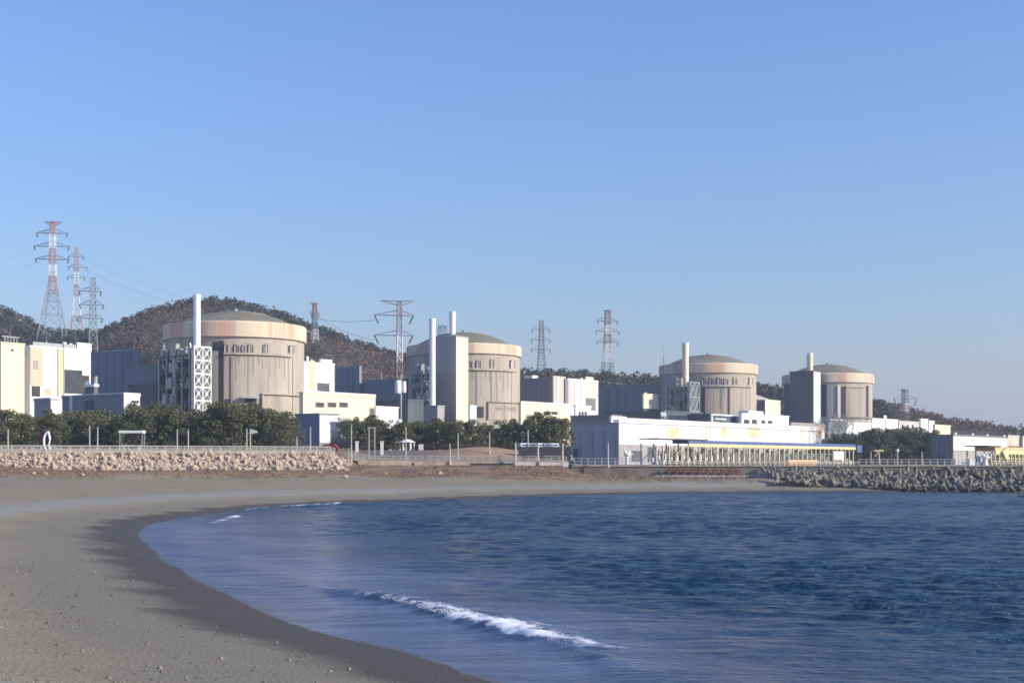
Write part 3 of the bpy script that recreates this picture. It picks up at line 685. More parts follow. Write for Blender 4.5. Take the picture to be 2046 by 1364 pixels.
# unit 1/2 in between
S2 = Bld('service_building', 'plain white service block right behind the first reactor', 'building', 598, 452, 590, 668, 724, white)
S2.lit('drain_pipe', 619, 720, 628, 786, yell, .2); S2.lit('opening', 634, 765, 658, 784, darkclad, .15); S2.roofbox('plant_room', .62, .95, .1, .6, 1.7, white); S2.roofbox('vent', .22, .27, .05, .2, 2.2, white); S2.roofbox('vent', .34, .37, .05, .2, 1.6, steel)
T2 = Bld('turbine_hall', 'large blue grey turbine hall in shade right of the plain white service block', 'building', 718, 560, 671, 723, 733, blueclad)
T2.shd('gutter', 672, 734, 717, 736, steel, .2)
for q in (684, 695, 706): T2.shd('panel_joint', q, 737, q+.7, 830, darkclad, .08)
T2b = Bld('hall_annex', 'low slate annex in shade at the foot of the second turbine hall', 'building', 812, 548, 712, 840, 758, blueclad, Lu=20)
T2c = Bld('hall_annex', 'dark low annex behind the white cabinet pole', 'building', 815, 470, 752, 822, 800, darkclad, Lu=8)
L2 = Bld('office_building', 'cream two storey building with three small dark windows beside the first reactor', 'building', 606, 410, 598, 750, 786, cream)
for q in (630, 654, 677): o = L2.lit('window', q, 803, q+18, 814, greyclad, .12); 
for q in (631.2, 655.2, 678.2): L2.lit('pane', q, 804.3, q+15.6, 812.8, glass, .14)
L2.lit('railing', 632, 781, 640, 785, white, .1); L2.lit('coping', 606.5, 784, 750, 786, white, .14)
L2b = Bld('annex', 'plain white annex joined to the right end of the cream building', 'building', 752, 432, 748, 796, 814, white)
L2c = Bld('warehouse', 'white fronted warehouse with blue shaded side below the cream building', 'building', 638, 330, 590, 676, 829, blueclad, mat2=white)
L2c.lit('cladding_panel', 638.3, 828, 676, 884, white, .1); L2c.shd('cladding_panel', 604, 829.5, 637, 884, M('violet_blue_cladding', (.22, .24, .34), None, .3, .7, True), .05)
L2d = Bld('canopy', 'grey canopy with white lower fascia right of the warehouse', 'canopy', 678, 332, 676, 700, 838, greyclad)
L2d.lit('fascia', 678.3, 866, 701, 876, white, .4); L2d.lit('opening', 679, 846, 700, 865, greengrey, .1)
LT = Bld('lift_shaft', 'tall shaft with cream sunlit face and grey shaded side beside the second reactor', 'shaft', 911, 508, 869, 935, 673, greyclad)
LT.lit('cladding_panel', 911.2, 673, 935, 845, cream, .1)  # sunlit cream over darkened grey walls: sun and shade put in colour
LT2 = Bld('annex', 'low grey annex at the foot of the cream shaft', 'building', 874, 500, 834, 880, 812, greyclad, Lu=4)
Bg = Bld('kiosk', 'small white block right of the cream shaft below the second reactor', 'building', 939, 500, 936, 952, 812, white)
L3 = Bld('office_building', 'cream low building with small windows right of the second reactor', 'building', 1041, 452, 1036, 1141, 806, cream)
for q in (1067, 1086, 1102): L3.lit('window', q, 822, q+12, 828, opening, .1)
L3.lit('coping', 1041.3, 804, 1141, 806, white, .13)
H3 = Bld('turbine_hall', 'violet grey turbine hall in shade with one white vent, right of second reactor', 'building', 1104, 560, 1040, 1130, 756, M('violet_grey_cladding', (.24, .23, .28), (.21, .20, .25), .2, .7, True), Lu=4)
H3.roofbox('vent', .0, .9, .62, .88, 1.6, white)
for q in (1052, 1062, 1072, 1082, 1092): H3.shd('panel_joint', q, 757, q+.6, 805, darkclad, .08)
S3a = Bld('service_block', 'pinkish slab block beside the violet grey hall', 'building', 1106, 555, 1103, 1129, 753, pink)
S3a.lit('pilaster', 1112, 752, 1115, 806, white, .3)
S3b = Bld('service_building', 'white and cream service building with a dark recess left of the dark turbine hall', 'building', 1135, 560, 1129, 1195, 758, white)
S3b.lit('cladding_panel', 1135.3, 758, 1150, 812, pink, .12); S3b.lit('pilaster', 1160, 755, 1163, 812, white, .4); S3b.lit('cladding_panel', 1166, 759, 1194, 796, cream, .12)
S3b.lit('opening', 1170, 795, 1190, 820, greengrey, .15); S3b.roofbox('plant_room', .6, .85, .1, .6, 1.8, cream)
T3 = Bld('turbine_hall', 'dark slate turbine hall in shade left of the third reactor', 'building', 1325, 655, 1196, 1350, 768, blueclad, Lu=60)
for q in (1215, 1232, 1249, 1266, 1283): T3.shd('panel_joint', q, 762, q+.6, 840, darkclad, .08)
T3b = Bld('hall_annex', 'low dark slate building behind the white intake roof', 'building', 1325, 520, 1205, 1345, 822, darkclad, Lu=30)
Wm = Bld('switch_house', 'small white house with dark slots above the left end of the intake hall', 'building', 1150, 455, 1147, 1181, 812, white)
for q in (1156, 1162, 1168): Wm.lit('vent', q, 822, q+4, 830, opening, .1)
Wm2 = Bld('roof_plant_block', 'dark green grey block just above the shaded end of the intake hall', 'building', 1222, 440, 1140, 1232, 831, greengrey, Lu=6)
# white angled pipe
c = (gx(1221, 410), 410); zz = gnd(*c); rt = thing('duct', 'white angled duct rising over the intake hall roof', 'duct', (*c, zz), RZ)
h = gz(831, 410)-zz; MB().box(-.4, .4, -.4, .4, h-4, h).build('riser', white, rt); MB().box(.41, t_to(1250, c, U), -.4, .4, h-.85, h-.01).build('cross_duct', white, rt); MB().box(-.3, .3, -.3, .3, 0, h-4.003).build('support', steel, rt)
Wx = Bld('roof_cabin', 'small cream cabin against the left side of the third reactor', 'cabin', 1286, 600, 1283, 1316, 788, cream, base=gz(813, 600)); Wx.roofbox('vent', .12, .2, .1, .3, 1.0, cream)
MB().box(.5, Wx.Lu-.5, .5, max(Wx.Ln-.5, 1.5), gnd(*Wx.c)-Wx.z, -.51).build('support', darkclad, Wx.root)
Wy = Bld('roof_cabin', 'small cream cabin between the third and fourth reactors', 'cabin', 1529, 600, 1512, 1559, 800, cream, mat2=None); Wy.shd('cladding_panel', 1513, 800, 1528.5, 830, M('plum_cladding', (.16, .13, .20), None, .3, .7), .1)
# sloping grey roof beside reactor 3
c = (gx(1512, 640), 640); zz = gnd(*c); rt = thing('pitched_hall', 'pale grey hall with a sloping roof right of the third reactor', 'building', (*c, zz), RZ); Lx = t_to(1560, c, U)
hh = gz(781, 640)-zz; mb = MB(); mb.prism([(0, 0), (Lx, 0), (Lx, 9), (0, 9)], -.5, hh-6); mb.build('wall', blueclad, rt)
mb = MB(); mb.add([(0, 0, hh-5.9), (Lx, 0, hh-5.9), (Lx, 9, hh-5.9), (0, 9, hh-5.9), (0, 5, hh), (Lx, 5, hh-3)], [(0, 1, 5, 4), (1, 2, 5), (2, 3, 4, 5), (3, 0, 4), (3, 2, 1, 0)]); mb.build('roof', greyclad, rt)

# intake hall and its neighbours
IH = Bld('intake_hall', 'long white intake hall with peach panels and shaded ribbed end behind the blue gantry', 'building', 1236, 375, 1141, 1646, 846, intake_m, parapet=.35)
IH.lit('cladding_panel', 1236.3, 845, 1646, 892, white, .12)  # sunlit face of the same wall, coloured without the painted shade
for x0, x1, mt in ((1329, 1331, orangep), (1333, 1356, peach), (1410, 1412, orangep), (1415, 1417.5, orangep), (1440, 1452, peach), (1491, 1493, orangep), (1495, 1518, peach), (1600, 1603, peach), (1606, 1608, peach), (1630, 1632.5, orangep), (1634, 1643, peach)):
    IH.lit('painted_panel', x0, 854 if x1-x0 > 6 else 850, x1, 874 if x1-x0 > 6 else 879, mt, .15)
IH.lit('plinth', 1237, 893, 1646, 922, greyclad, .08); IH.lit('door', 1262, 900, 1282, 922, darkclad, .12)
ribs(IH, 'shd', [1157.5, 1182, 1205.5, 1228], 860, 915, steel, 'rib', .35, 1.6); IH.shd('gutter', 1142, 845, 1235, 847, greyclad, .25); IH.shd('door', 1146, 895, 1154, 922, darkclad, .1)
RP = Bld('rooftop_house', 'white stepped house with dark windows on the intake hall roof', 'building', 1482, 455, 1476, 1576, 828, white, base=gz(870, 455))
for x0, y0, x1, y1 in ((1486, 838, 1497, 846), (1502, 838, 1512, 852), (1521, 839, 1529, 846), (1534, 840, 1543, 846), (1540, 850, 1553, 854)): RP.lit('window', x0, y0, x1, y1, glass, .1)
MB().box(RP.Lu*.16, RP.Lu*.46, .3, max(RP.Ln*.8, 4), RP.top+.5, RP.top+1.5).build('plant_room', white, RP.root)
MB().box(0, RP.Lu, -0.0, max(RP.Ln, 6), gnd(*RP.c)-RP.z, -.51).build('lower_wall', greyclad, RP.root)
FR = Bld('roof_frame', 'grey portal frame with dark bay on the intake hall roof', 'frame', 1418, 445, 1416, 1476, 829, darkclad, base=gz(868, 445), Ln=8)
for q in (1419, 1471): FR.lit('post', q, 829, q+2.5, 852, whitepale, .5)
FR.lit('lintel', 1418.5, 828, 1476, 831, whitepale, .5); FR.lit('pipe', 1428, 836, 1450, 838, white, .3); MB().box(0, FR.Lu, 0, 8, gnd(*FR.c)-FR.z, -.51).build('lower_wall', greyclad, FR.root)
FR2 = Bld('machine_house', 'dark slate machine house left of the grey portal frame', 'building', 1378, 455, 1374, 1414, 832, greyclad, base=4.4, Ln=8); FR2.lit('opening', 1380, 836, 1412, 848, opening, .1)
tanks = thing('pipe_cluster', 'cluster of vertical grey pipes below the third reactor rack', 'pipes', (gx(1345, 470), 470, gnd(gx(1345, 470), 470)), RZ)
for i, q in enumerate((0, 2.2, 4.6, 7.4, 9.5, 13)): MB().cyl(q, .4*(i % 3), .35+.12*(i % 2), 0, gz(828+3*(i % 3), 470)-gnd(gx(1345, 470), 470), 10).build('pipe', steel, tanks)
tk2 = thing('valve_pair', 'two small white valves left of the third reactor above the intake hall', 'valves', (gx(1322, 480), 480, gnd(gx(1322, 480), 480)), RZ); hv = gz(823, 480)-gnd(gx(1322, 480), 480)
for q in (0, 1.7): MB().cyl(q, 0, .22, 0, hv-1.4, 8).build('stem', steel, tk2); MB().lathe([(.01, hv-1.5), (.5, hv-1.4), (.55, hv-.4), (.3, hv), (.01, hv)], 12, q, 0).build('valve_head', white, tk2)
GB = Bld('flat_roof_block', 'flat grey block below the grey shaft of the fourth reactor', 'building', 1580, 505, 1572, 1650, 846, greyclad); GB.lit('opening', 1586, 852, 1600, 856, opening, .1)
R4S = Bld('lift_shaft', 'shaft with dark shaded side and narrow sunlit edge at the left of the fourth reactor', 'shaft', 1625, 660, 1578, 1639, 742, darkclad)
R4S.lit('cladding_panel', 1625.2, 741, 1639, 845, whitepale, .15)  # sunlit edge painted pale over walls coloured dark for shade
R4L = Bld('service_block', 'dark slate service block wrapped around the left of the fourth reactor', 'building', 1600, 668, 1566, 1620, 768, darkclad, Lu=12)
DG = Bld('pump_house', 'dark grey green pump house behind the two leafless trees', 'building', 1655, 480, 1648, 1692, 845, greengrey); DG.lit('pipe', 1658, 838, 1690, 840, white, .3)
WB = Bld('store_building', 'white building below the fourth reactor', 'building', 1691, 560, 1688, 1741, 845, white); WB.lit('downpipe', 1703, 846, 1704.5, 870, steel, .2)
WC = Bld('store_building', 'wide white building right of the fourth reactor with one roof vent', 'building', 1743, 610, 1741, 1794, 837, white); WC.roofbox('vent', .45, .55, .1, .5, 2.0, white); WC.lit('downpipe', 1769, 838, 1770.5, 860, steel, .2)
WD = Bld('store_building', 'low pinkish building behind the pylon at the right', 'building', 1796, 640, 1794, 1838, 842, pink)
for q in (1802, 1812, 1822): WD.lit('window', q, 848, q+3, 856, opening, .1)
Bld('house', 'tiny white house left of two others on the right slope', 'house', 1840, 640, 1836, 1854, 838, white)
Bld('house', 'smallest white house in the middle on the right slope', 'house', 1856, 650, 1852, 1867, 842, white)
Bld('house', 'wide cream house nearest the long white hall', 'house', 1868, 600, 1864, 1899, 850, cream)
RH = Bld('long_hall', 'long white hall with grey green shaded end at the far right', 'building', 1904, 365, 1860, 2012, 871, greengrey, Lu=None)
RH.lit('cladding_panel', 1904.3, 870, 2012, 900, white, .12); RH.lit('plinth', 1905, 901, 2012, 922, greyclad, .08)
for q in (.05, .35, .62, .95): RH.roofbox('roof_vent', q, q+.02, .02, .08, 1.0, white)
ribs(RH, 'shd', [1872, 1882, 1892], 880, 915, steel, 'rib', .3, 1.4)
RI = Bld('end_block', 'pale block with peach stripes at the right end of the long white hall', 'building', 2014, 440, 2012, 2036, 872, pink)
RI.lit('painted_panel', 2018, 876, 2025, 896, peach, .1)
Bld('end_block', 'cream block cut off by the right edge of the photo', 'building', 2044, 430, 2041, 2100, 874, cream)

# ------------------------------------------------------------------ gantries in front of the intakes
def gantry(x0, x1, D0, side, ytop, ybeam, label, n, blue=True):
    # start point on the line in direction U
    c = (gx(x0, D0), D0); z = gnd(*c); root = thing('intake_gantry', label, 'gantry', (*c, z), RZ); L_ = t_to(x1, c, U)
    gcol = M('pale_yellow_column_paint', (.60, .53, .36), (.48, .42, .28), .6, .6) if blue else yellowp; h = gz(ytop, D0)-z; m1 = bluep if blue else orangep
    MB().box(L_*.13, L_, -1.6, 3.2, h-.55, h+.35).build('roof_beam', m1, root)
    MB().box(L_*.13, L_*1.015, -1.75, -1.4, h-1.3, h-.56).build('crane_rail', yellowp, root)
    MB().box(0, L_*.21, -1.9, 3.6, h+.36, h+.65).build('canopy', dsteel, root)
    for i in range(n):
        q = L_*i/(n-1)*.985; mt = pole_m if blue else yellowp
        cb = MB(); cb.box(q-.2, q+.2, -1.7, -1.35, 0, h-1.303); cb.box(q-.32, q+.32, -1.9, -1.15, -.3, .55); cb.build('column', gcol, root)
        if i < n-1: MB().box(q+.25, q+.16+L_/(n-1)*.75, 1.0, 1.15, .9, h-1.6-.5*(i % 3)).build('screen', greengrey if i % 4 else dsteel, root)
        if i % 2 == 0: MB().box(q-.15, q+.15, 2.8, 3.1, 0, h-.6).build('column', mt, root); MB().tube((q, -1.5, h-1.6), (q, 2.9, 1.2), .12, 5).build('brace', steel, root)
    wk = MB(); wk.box(0, L_, -2.6, -2.45, .95, 1.05); wk.box(0, L_, -2.6, -2.45, .5, .58)
    for i in range(int(L_/2.5)): wk.box(i*2.5, i*2.5+.1, -2.6, -2.45, -.2, .95)
    wk.build('handrail', rail_m, root)
    pr = MB()
    for i in range(n): q = L_*i/(n-1)*.97; pr.box(q+.6, q+1.5, -1.2, .3, .1, .9+.5*(i % 2)); pr.cyl(q+1.0, .2, .35, .9, 2.0+.5*(i % 3), 8)
    pr.build('pump', whitepale, root)
    return root, L_, h
g1, L1, h1 = gantry(1301, 1700, 349, 1, 880, 888, 'long blue roofed intake gantry with yellow crane rail and many pale columns', 40)
MB().box(L1*.60, L1*.76, -1.9, -1.2, .0, 1.5).build('barrier', orangep, g1); MB().box(L1*.86, L1*.92, -1.9, -1.3, 1.6, 4.2).build('notice_board', white, g1)
MB().box(L1*1.0, L1*1.03, -2.2, 3.4, h1-2.2, h1+.1).build('trolley', bluep, g1); MB().tube((8.5, -2, .2), (9.4, -2, 3.4), .3, 6).build('hoist', yellowp, g1)
g2, L2_, h2 = gantry(1958, 2075, 322, 1, 895, 900, 'short yellow intake gantry with orange beam at the far right', 16, False)
mb = MB(); mb.add([(9, -2.4, 3.2), (13, -2.4, 4.4), (13, -1.9, 4.4), (9, -1.9, 3.2), (11.5, -2.4, 1.5), (13.2, -2.4, 1.5), (13.2, -1.9, 1.5), (11.5, -1.9, 1.5)], [(0, 4, 5, 1), (2, 6, 7, 3), (0, 1, 2, 3), (4, 7, 6, 5), (0, 3, 7, 4), (1, 5, 6, 2)]); mb.build('hopper', yellowp, g2)
# twin white sheds behind gantry end
for i, q in enumerate((1664, 1686)): Bld('shed', ('left' if i == 0 else 'right')+' one of two small white roofs behind the blue gantry end', 'shed', q, 475, q-2, q+17, 878, greyclad, roofm=white, Ln=4)

def pedestal(px, D, top, bot, label):
    X = gx(px, D); z = gnd(X, D); h = gz(top, D)-z; root = thing('jib_pedestal', label, 'crane', (X, D, z))
    MB().lathe([(.55, -.2), (.5, .5), (.38, .6), (.36, h*.55), (.7, h*.6), (.75, h*.72), (.3, h*.76)], 14).build('post', white, root)
    MB().tube((-.2, 0, h*.74), (-.75, 0, h), .28, 8).build('arm', white, root); MB().tube((.2, 0, h*.74), (.55, 0, h*.97), .25, 8).build('arm', white, root)
    MB().tube((.5, 0, h*.62), (1.3, 0, h*.72), .22, 8).build('hand_wheel', white, root); MB().box(-.9, .8, -.25, .25, h*.94, h).build('head', white, root)
pedestal(1253, 300, 896, 935, 'white stubby crane pedestal left of the blue gantry'); pedestal(1969, 300, 905, 935, 'white stubby crane pedestal in front of the long hall at far right')

# ------------------------------------------------------------------ pylons, masts, wires
def pylon(name, px, D, top, wtop_px, wbase_px, arms, bands, label, base_z=None, kind='norm', thick=1.0, zbot=None):
    X = gx(px, D); z = gnd(X, D) if base_z is None else base_z; h = gz(top, D)-z; k = D/F
    root = thing(name, label, 'pylon', (X, D, z), R(random.uniform(-15, 15)+20)); wt = wtop_px*k*.85; wb = wbase_px*k*.85
    knee = .5
    def wid(f): return wb+(wt*1.5-wb)*(f/knee) if f < knee else wt*1.5+(wt-wt*1.5)*((f-knee)/(1-knee))
    if kind == 'norm': levels = [0, .13, .25, .36, .45, .52, .59, .66, .72, .78, .84, .90, .95, 1]
    for (f0, f1_, mt) in bands:
        mb = MB(); ls = sorted(set([f0, f1_]+[l for l in levels if f0 < l < f1_]))
        for a, b_ in zip(ls[:-1], ls[1:]):
            wa, wb2 = wid(a)/2, wid(b_)/2; ca_ = [(-wa, -wa, a*h), (wa, -wa, a*h), (wa, wa, a*h), (-wa, wa, a*h)]; cb_ = [(-wb2, -wb2, b_*h), (wb2, -wb2, b_*h), (wb2, wb2, b_*h), (-wb2, wb2, b_*h)]
            for i in range(4):
                j = (i+1) % 4; mb.tube(ca_[i], cb_[i], .17*thick, 4); mb.tube(ca_[i], cb_[j], .085*thick, 4); mb.tube(ca_[j], cb_[i], .085*thick, 4); mb.tube(cb_[i], cb_[j], .09*thick, 4)
        mb.build('tower_section', mt, root)
    pts = []
    for (py, xl, xr, mt, style) in arms:
        f = (gz(py, D)-z)/h; w_ = wid(min(f, 1))/2; zz = f*h; mb = MB()
        mb.tube((-w_-.3, 0, zz), (w_+.3, 0, zz), .12*thick, 4); mb.tube((-w_, -w_, zz), (-w_, w_, zz), .12*thick, 4); mb.tube((w_, -w_, zz), (w_, w_, zz), .12*thick, 4)
        for sgn, xx in ((-1, xl), (1, xr)):
            e = (xx-px)*k/.92
            if style == 'top':
                for dy in (-w_, w_): mb.tube((sgn*w_, dy, zz-1.2), (e, 0, zz+.6), .12*thick, 4); mb.tube((0, dy, zz+.5), (e, 0, zz+.7), .13*thick, 4); mb.tube((0, -w_, zz+.5), (0, w_, zz+.5), .12*thick, 4)
            else:
                for dy in (-w_, w_): mb.tube((sgn*w_, dy, zz), (e, 0, zz), .12*thick, 4); mb.tube((sgn*w_, dy, zz+2.2), (e, 0, zz+.1), .10*thick, 4)
                mb.tube((sgn*w_, -w_, zz), (e*.6, w_*.4, zz), .08, 4); pts.append((root, (e, 0, zz-2.2)))
        arm = mb.build('crossarm', mt, root)
        if style != 'top':
            for sgn, xx in ((-1, xl), (1, xr)):
                e = (xx-px)*k/.92; MB().tube((e, 0, zz), (e+(1.8 if style == 'vee' else .7)*sgn*-1, 0, zz-(3.6 if style == 'vee' else 2.2)), .24*thick, 6).build('insulator', insul, arm)
    cr = math.cos(root.rotation_euler.z); sr = math.sin(root.rotation_euler.z)
    return [Vector((X+p[0]*cr, D+p[0]*sr, z+p[2])) for _, p in pts]
Rd, Wh, Gy = pyl_red, pyl_white, pyl_grey; Rf = M('faded_red_paint', (.34, .24, .22), (.28, .21, .2), .4, .6)
P1 = pylon('pylon', 105, 790, 443, 10, 64, [(446, 90, 121, Rd, 'top'), (466, 76, 132, Gy, 'n'), (492, 72, 135, Gy, 'n'), (518, 74, 134, Gy, 'n')],
    [(0, .42, Gy), (.42, .56, Rd), (.56, .66, Wh), (.66, .78, Rd), (.78, .90, Wh), (.90, 1, Rd)], 'tallest red and white lattice pylon at the far left', thick=1.35)
P2 = pylon('pylon', 153, 930, 494, 7, 34, [(513, 138, 166, Gy, 'n'), (534, 138, 172, Gy, 'n'), (555, 136, 168, Gy, 'n')],
    [(0, .3, Rd), (.3, .5, Wh), (.5, .62, Rd), (.62, .75, Wh), (.75, 1, Rd)], 'slimmer red and white pylon just right of the tallest one', thick=1.1)
P3 = pylon('pylon', 186, 700, 555, 11, 27, [(582, 161, 201, Gy, 'n'), (609, 162, 205, Gy, 'n'), (636, 158, 203, Gy, 'n')], [(0, 1, Gy)], 'dark grey pylon at left in front of the hill saddle', thick=1.2)
def on_hill(px, py):
    for D in np.arange(600, 850, 2):
        if HY-(gnd(gx(px, D), D)-EYE)*F/D < py: return D
    return 850
P4 = pylon('pylon', 629, on_hill(629, 688), 606, 7, 14, [(607, 620, 636, Rf, 'top'), (626, 620, 638, Gy, 'n')], [(0, .35, Wh), (.35, .7, Gy), (.7, 1, Rf)], 'small red topped pylon on the hillside right of the first reactor', thick=1.1)
P5 = pylon('pylon', 798, 605, 603, 9, 22, [(604, 764, 824, Gy, 'top'), (630, 752, 824, Rf, 'vee'), (670, 752, 823, Gy, 'vee')], [(0, .42, Gy), (.42, .60, Rf), (.60, .78, Wh), (.78, .9, Gy), (.9, 1, Rf)], 'red and white pylon with very wide flat top arm left of the second reactor', thick=1.3)
P6 = pylon('pylon', 884, 870, 651, 14, 20, [(653, 875, 893, Gy, 'top')], [(0, 1, Gy)], 'faint pylon top between the two stacks of the second reactor', thick=.9)
P7 = pylon('pylon', 1082, 850, 640, 8, 22, [(658, 1064, 1098, Gy, 'n'), (679, 1062, 1099, Gy, 'n'), (698, 1062, 1099, Gy, 'n')], [(0, 1, Gy)], 'all grey pylon rising above the violet grey hall right of the second reactor', thick=1.1)
P8 = pylon('pylon', 1214, 860, 620, 10, 30, [(622, 1208, 1222, Rf, 'top'), (641, 1194, 1234, Gy, 'n'), (662, 1191, 1237, Gy, 'n'), (683, 1192, 1235, Gy, 'n')], [(0, .30, Gy), (.30, .55, Wh), (.55, .68, Rf), (.68, .8, Wh), (.8, 1, Rf)], 'red and white pylon in the middle of the photo above the dark hall', thick=1.2)
P9 = pylon('pylon', 1808, 720, 778, 9, 15, [(780, 1798, 1818, Gy, 'top'), (796, 1780, 1838, Gy, 'vee')], [(0, .4, Rf), (.4, .62, Wh), (.62, 1, Gy)], 'small red and white pylon right of the fourth reactor', thick=1.0)
def mast(px, D, top, label, bot=None, r=.35):
    X = gx(px, D); z = gnd(X, D) if bot is None else gz(bot, D); root = thing('lightning_mast', label, 'mast', (X, D, z)); h = gz(top, D)-z
    mb = MB(); n_ = 7; w0 = 1.6
    for i in range(n_):
        a, b_ = i/n_, (i+1)/n_; wa, wb = w0*(1-a)*.5+.1, w0*(1-b_)*.5+.1
        for s1, s2 in ((-1, -1), (1, -1), (1, 1), (-1, 1)): mb.tube((s1*wa, s2*wa, a*h*.85), (s1*wb, s2*wb, b_*h*.85), .09, 4)
        mb.tube((-wa, -wa, a*h*.85), (wb, -wb, b_*h*.85), .07, 4); mb.tube((wa, wa, a*h*.85), (-wb, wb, b_*h*.85), .07, 4)
    mb.build('lattice', steel, root); MB().tube((0, 0, h*.84), (0, 0, h), .08, 5, .03).build('spike', steel, root)
mast(21, 480, 640, 'grey lightning mast above the cream tower at the left edge'); mast(93, 490, 640, 'grey lightning mast behind the banded white building, below the tallest pylon'); mast(151, 500, 655, 'grey lightning mast above the white roof left of the shaded hall')
mast(268, 500, 668, 'grey lightning mast above the shaded blue hall'); mast(719, 640, 705, 'grey lightning mast above the shaded hall right of the first reactor'); mast(762, 645, 722, 'grey lightning mast just left of the wide armed pylon'); mast(1326, 680, 683, 'thin dark mast at the left shoulder of the third reactor')
def wire(p, q, sag, label, group, r=.03):
    mb = MB(); n_ = 18; prev = None
    for i in range(n_+1):
        f = i/n_; v = p.lerp(q, f)-Vector((0, 0, 4*sag*f*(1-f)))
        if prev is not None: mb.tube(prev, v, r, 4)
        prev = v
    tag(mb.build('power_line', insul, None), label, 'power line', group)
for i, p in enumerate(P1[1::2]): wire(p, Vector((gx(610, 900), 900, gz(640+i*14, 900))), 6, 'thin dark power line sloping down right from the tallest pylon over the hill', 'lines from the tallest pylon')
for i, p in enumerate(P2[1::2]): wire(p, Vector((gx(560, 960), 960, gz(640+i*12, 960))), 5, 'thin dark power line sloping down right from the slimmer red and white pylon', 'lines from the slimmer pylon')
for i, p in enumerate(P3[1::2]): wire(p, Vector((gx(420, 860), 860, gz(690+i*10, 860))), 4, 'thin dark power line running right from the dark grey pylon', 'lines from the grey pylon')
for i, p in enumerate(P5[0::2]): wire(p, (P4[0] if i == 0 else P4[1]), 1.5, 'thin power line between the hillside pylon and the wide armed pylon, '+('upper' if i == 0 else 'lower')+' one', None, .09)
for i, p in enumerate(P1[0::2]): wire(p, Vector((gx(-200, 900), 900, gz(510+i*20, 900))), 6, 'thin dark power line leaving the tallest pylon to the left', 'lines leaving left')

# ------------------------------------------------------------------ promenade: walls, rails, posts, small things
def fence(pts, h, label, name='railing', sp=2.0, rails=3, mt=rail_m, z_off=0, kerb=.25):
    root = thing(name, label, 'railing', (pts[0][0], pts[0][1], gnd(*pts[0])+z_off)); x0, y0, z0 = root.location
    P = []; 
    for a, b_ in zip(pts[:-1], pts[1:]):
        L_ = math.hypot(b_[0]-a[0], b_[1]-a[1]); n_ = max(1, int(L_/sp))
        for i in range(n_): f = i/n_; X, Y = a[0]+(b_[0]-a[0])*f, a[1]+(b_[1]-a[1])*f; P.append((X-x0, Y-y0, gnd(X, Y)+z_off-z0))
    X, Y = pts[-1]; P.append((X-x0, Y-y0, gnd(X, Y)+z_off-z0)); me = None
    for p in P:
        if me is None: o = MB().box(-.07, .07, -.07, .07, -.3, h).build('post', mt, root); me = o.data
        else: o = bpy.data.objects.new('post', me); C.objects.link(o); o.parent = root
        o.location = p
    for k in range(rails):
        mb = MB(); zz = h-.05-k*(h-.3)/max(rails-1, 1)
        for p, q in zip(P[:-1], P[1:]): mb.tube((p[0], p[1], p[2]+zz), (q[0], q[1], q[2]+zz), .055, 5)
        mb.build('rail', mt, root)
    if kerb:
        mb = MB()
        for p, q in zip(P[:-1], P[1:]): mb.prism([(p[0], p[1]-.2), (q[0], q[1]-.2), (q[0], q[1]+.2), (p[0], p[1]+.2)], min(p[2], q[2])-.4, (p[2]+q[2])/2+kerb)
        mb.build('kerb', conc2, root)
    return root
def lp(X, off): return (X, float(yw(X))+off)
fence([lp(-112, .8), lp(-90, .8), lp(-60, .8), lp(-33.5, .8)], 1.35, 'pale railing along the top of the tan boulders at left', rails=5, sp=1.6, kerb=.65)
fence([lp(-114, 6), lp(-90, 6), lp(-60, 6), lp(-35, 6)], 1.5, 'second pale railing at the far side of the left promenade', rails=3, sp=2.4, kerb=.1)
fence([lp(-31, .8), lp(-10, .8), lp(10.5, .8)], 1.4, 'grey railing on the lower promenade below the brown mound', rails=4, sp=1.4)
fence([lp(12, .8), lp(29, .8)], 1.5, 'pale railing on the sea wall left of the blue gantry', rails=3, sp=1.3)
fence([lp(66, .8), lp(86, .8)], 1.3, 'pale railing on the sea wall above the tetrapods', rails=3, sp=1.3)
# low masonry walls on the lower promenade
for X0, X1, h_, lab, mt in ((-29, -19, .5, 'low tan block wall near the end of the boulders', rock_m), (-18.5, -8, .45, 'low tan block wall below the middle of the brown mound', rock_m), (.5, 4.5, .45, 'pinkish block wall stub below the grey posts', pink), (5.2, 10.8, .4, 'longer pinkish block wall beside the intake hall', pink)):
    a = lp(X0, -1.2); rt = thing('block_wall', lab, 'wall', (a[0], a[1], float(beach_z(np.array([a[0]]), np.array([a[1]]))[0][0])-.3)); b_ = lp(X1, -1.2)
    mb = MB(); mb.prism([(0, 0), (b_[0]-a[0], b_[1]-a[1]), (b_[0]-a[0], b_[1]-a[1]+.5), (0, .5)], 0, h_+.6); mb.build('wall', mt, rt)
    mb = MB(); mb.prism([(-.05, -.06), (b_[0]-a[0]+.05, b_[1]-a[1]-.06), (b_[0]-a[0]+.05, b_[1]-a[1]+.56), (-.05, .56)], h_+.603, h_+.72); mb.build('coping', conc2, rt)
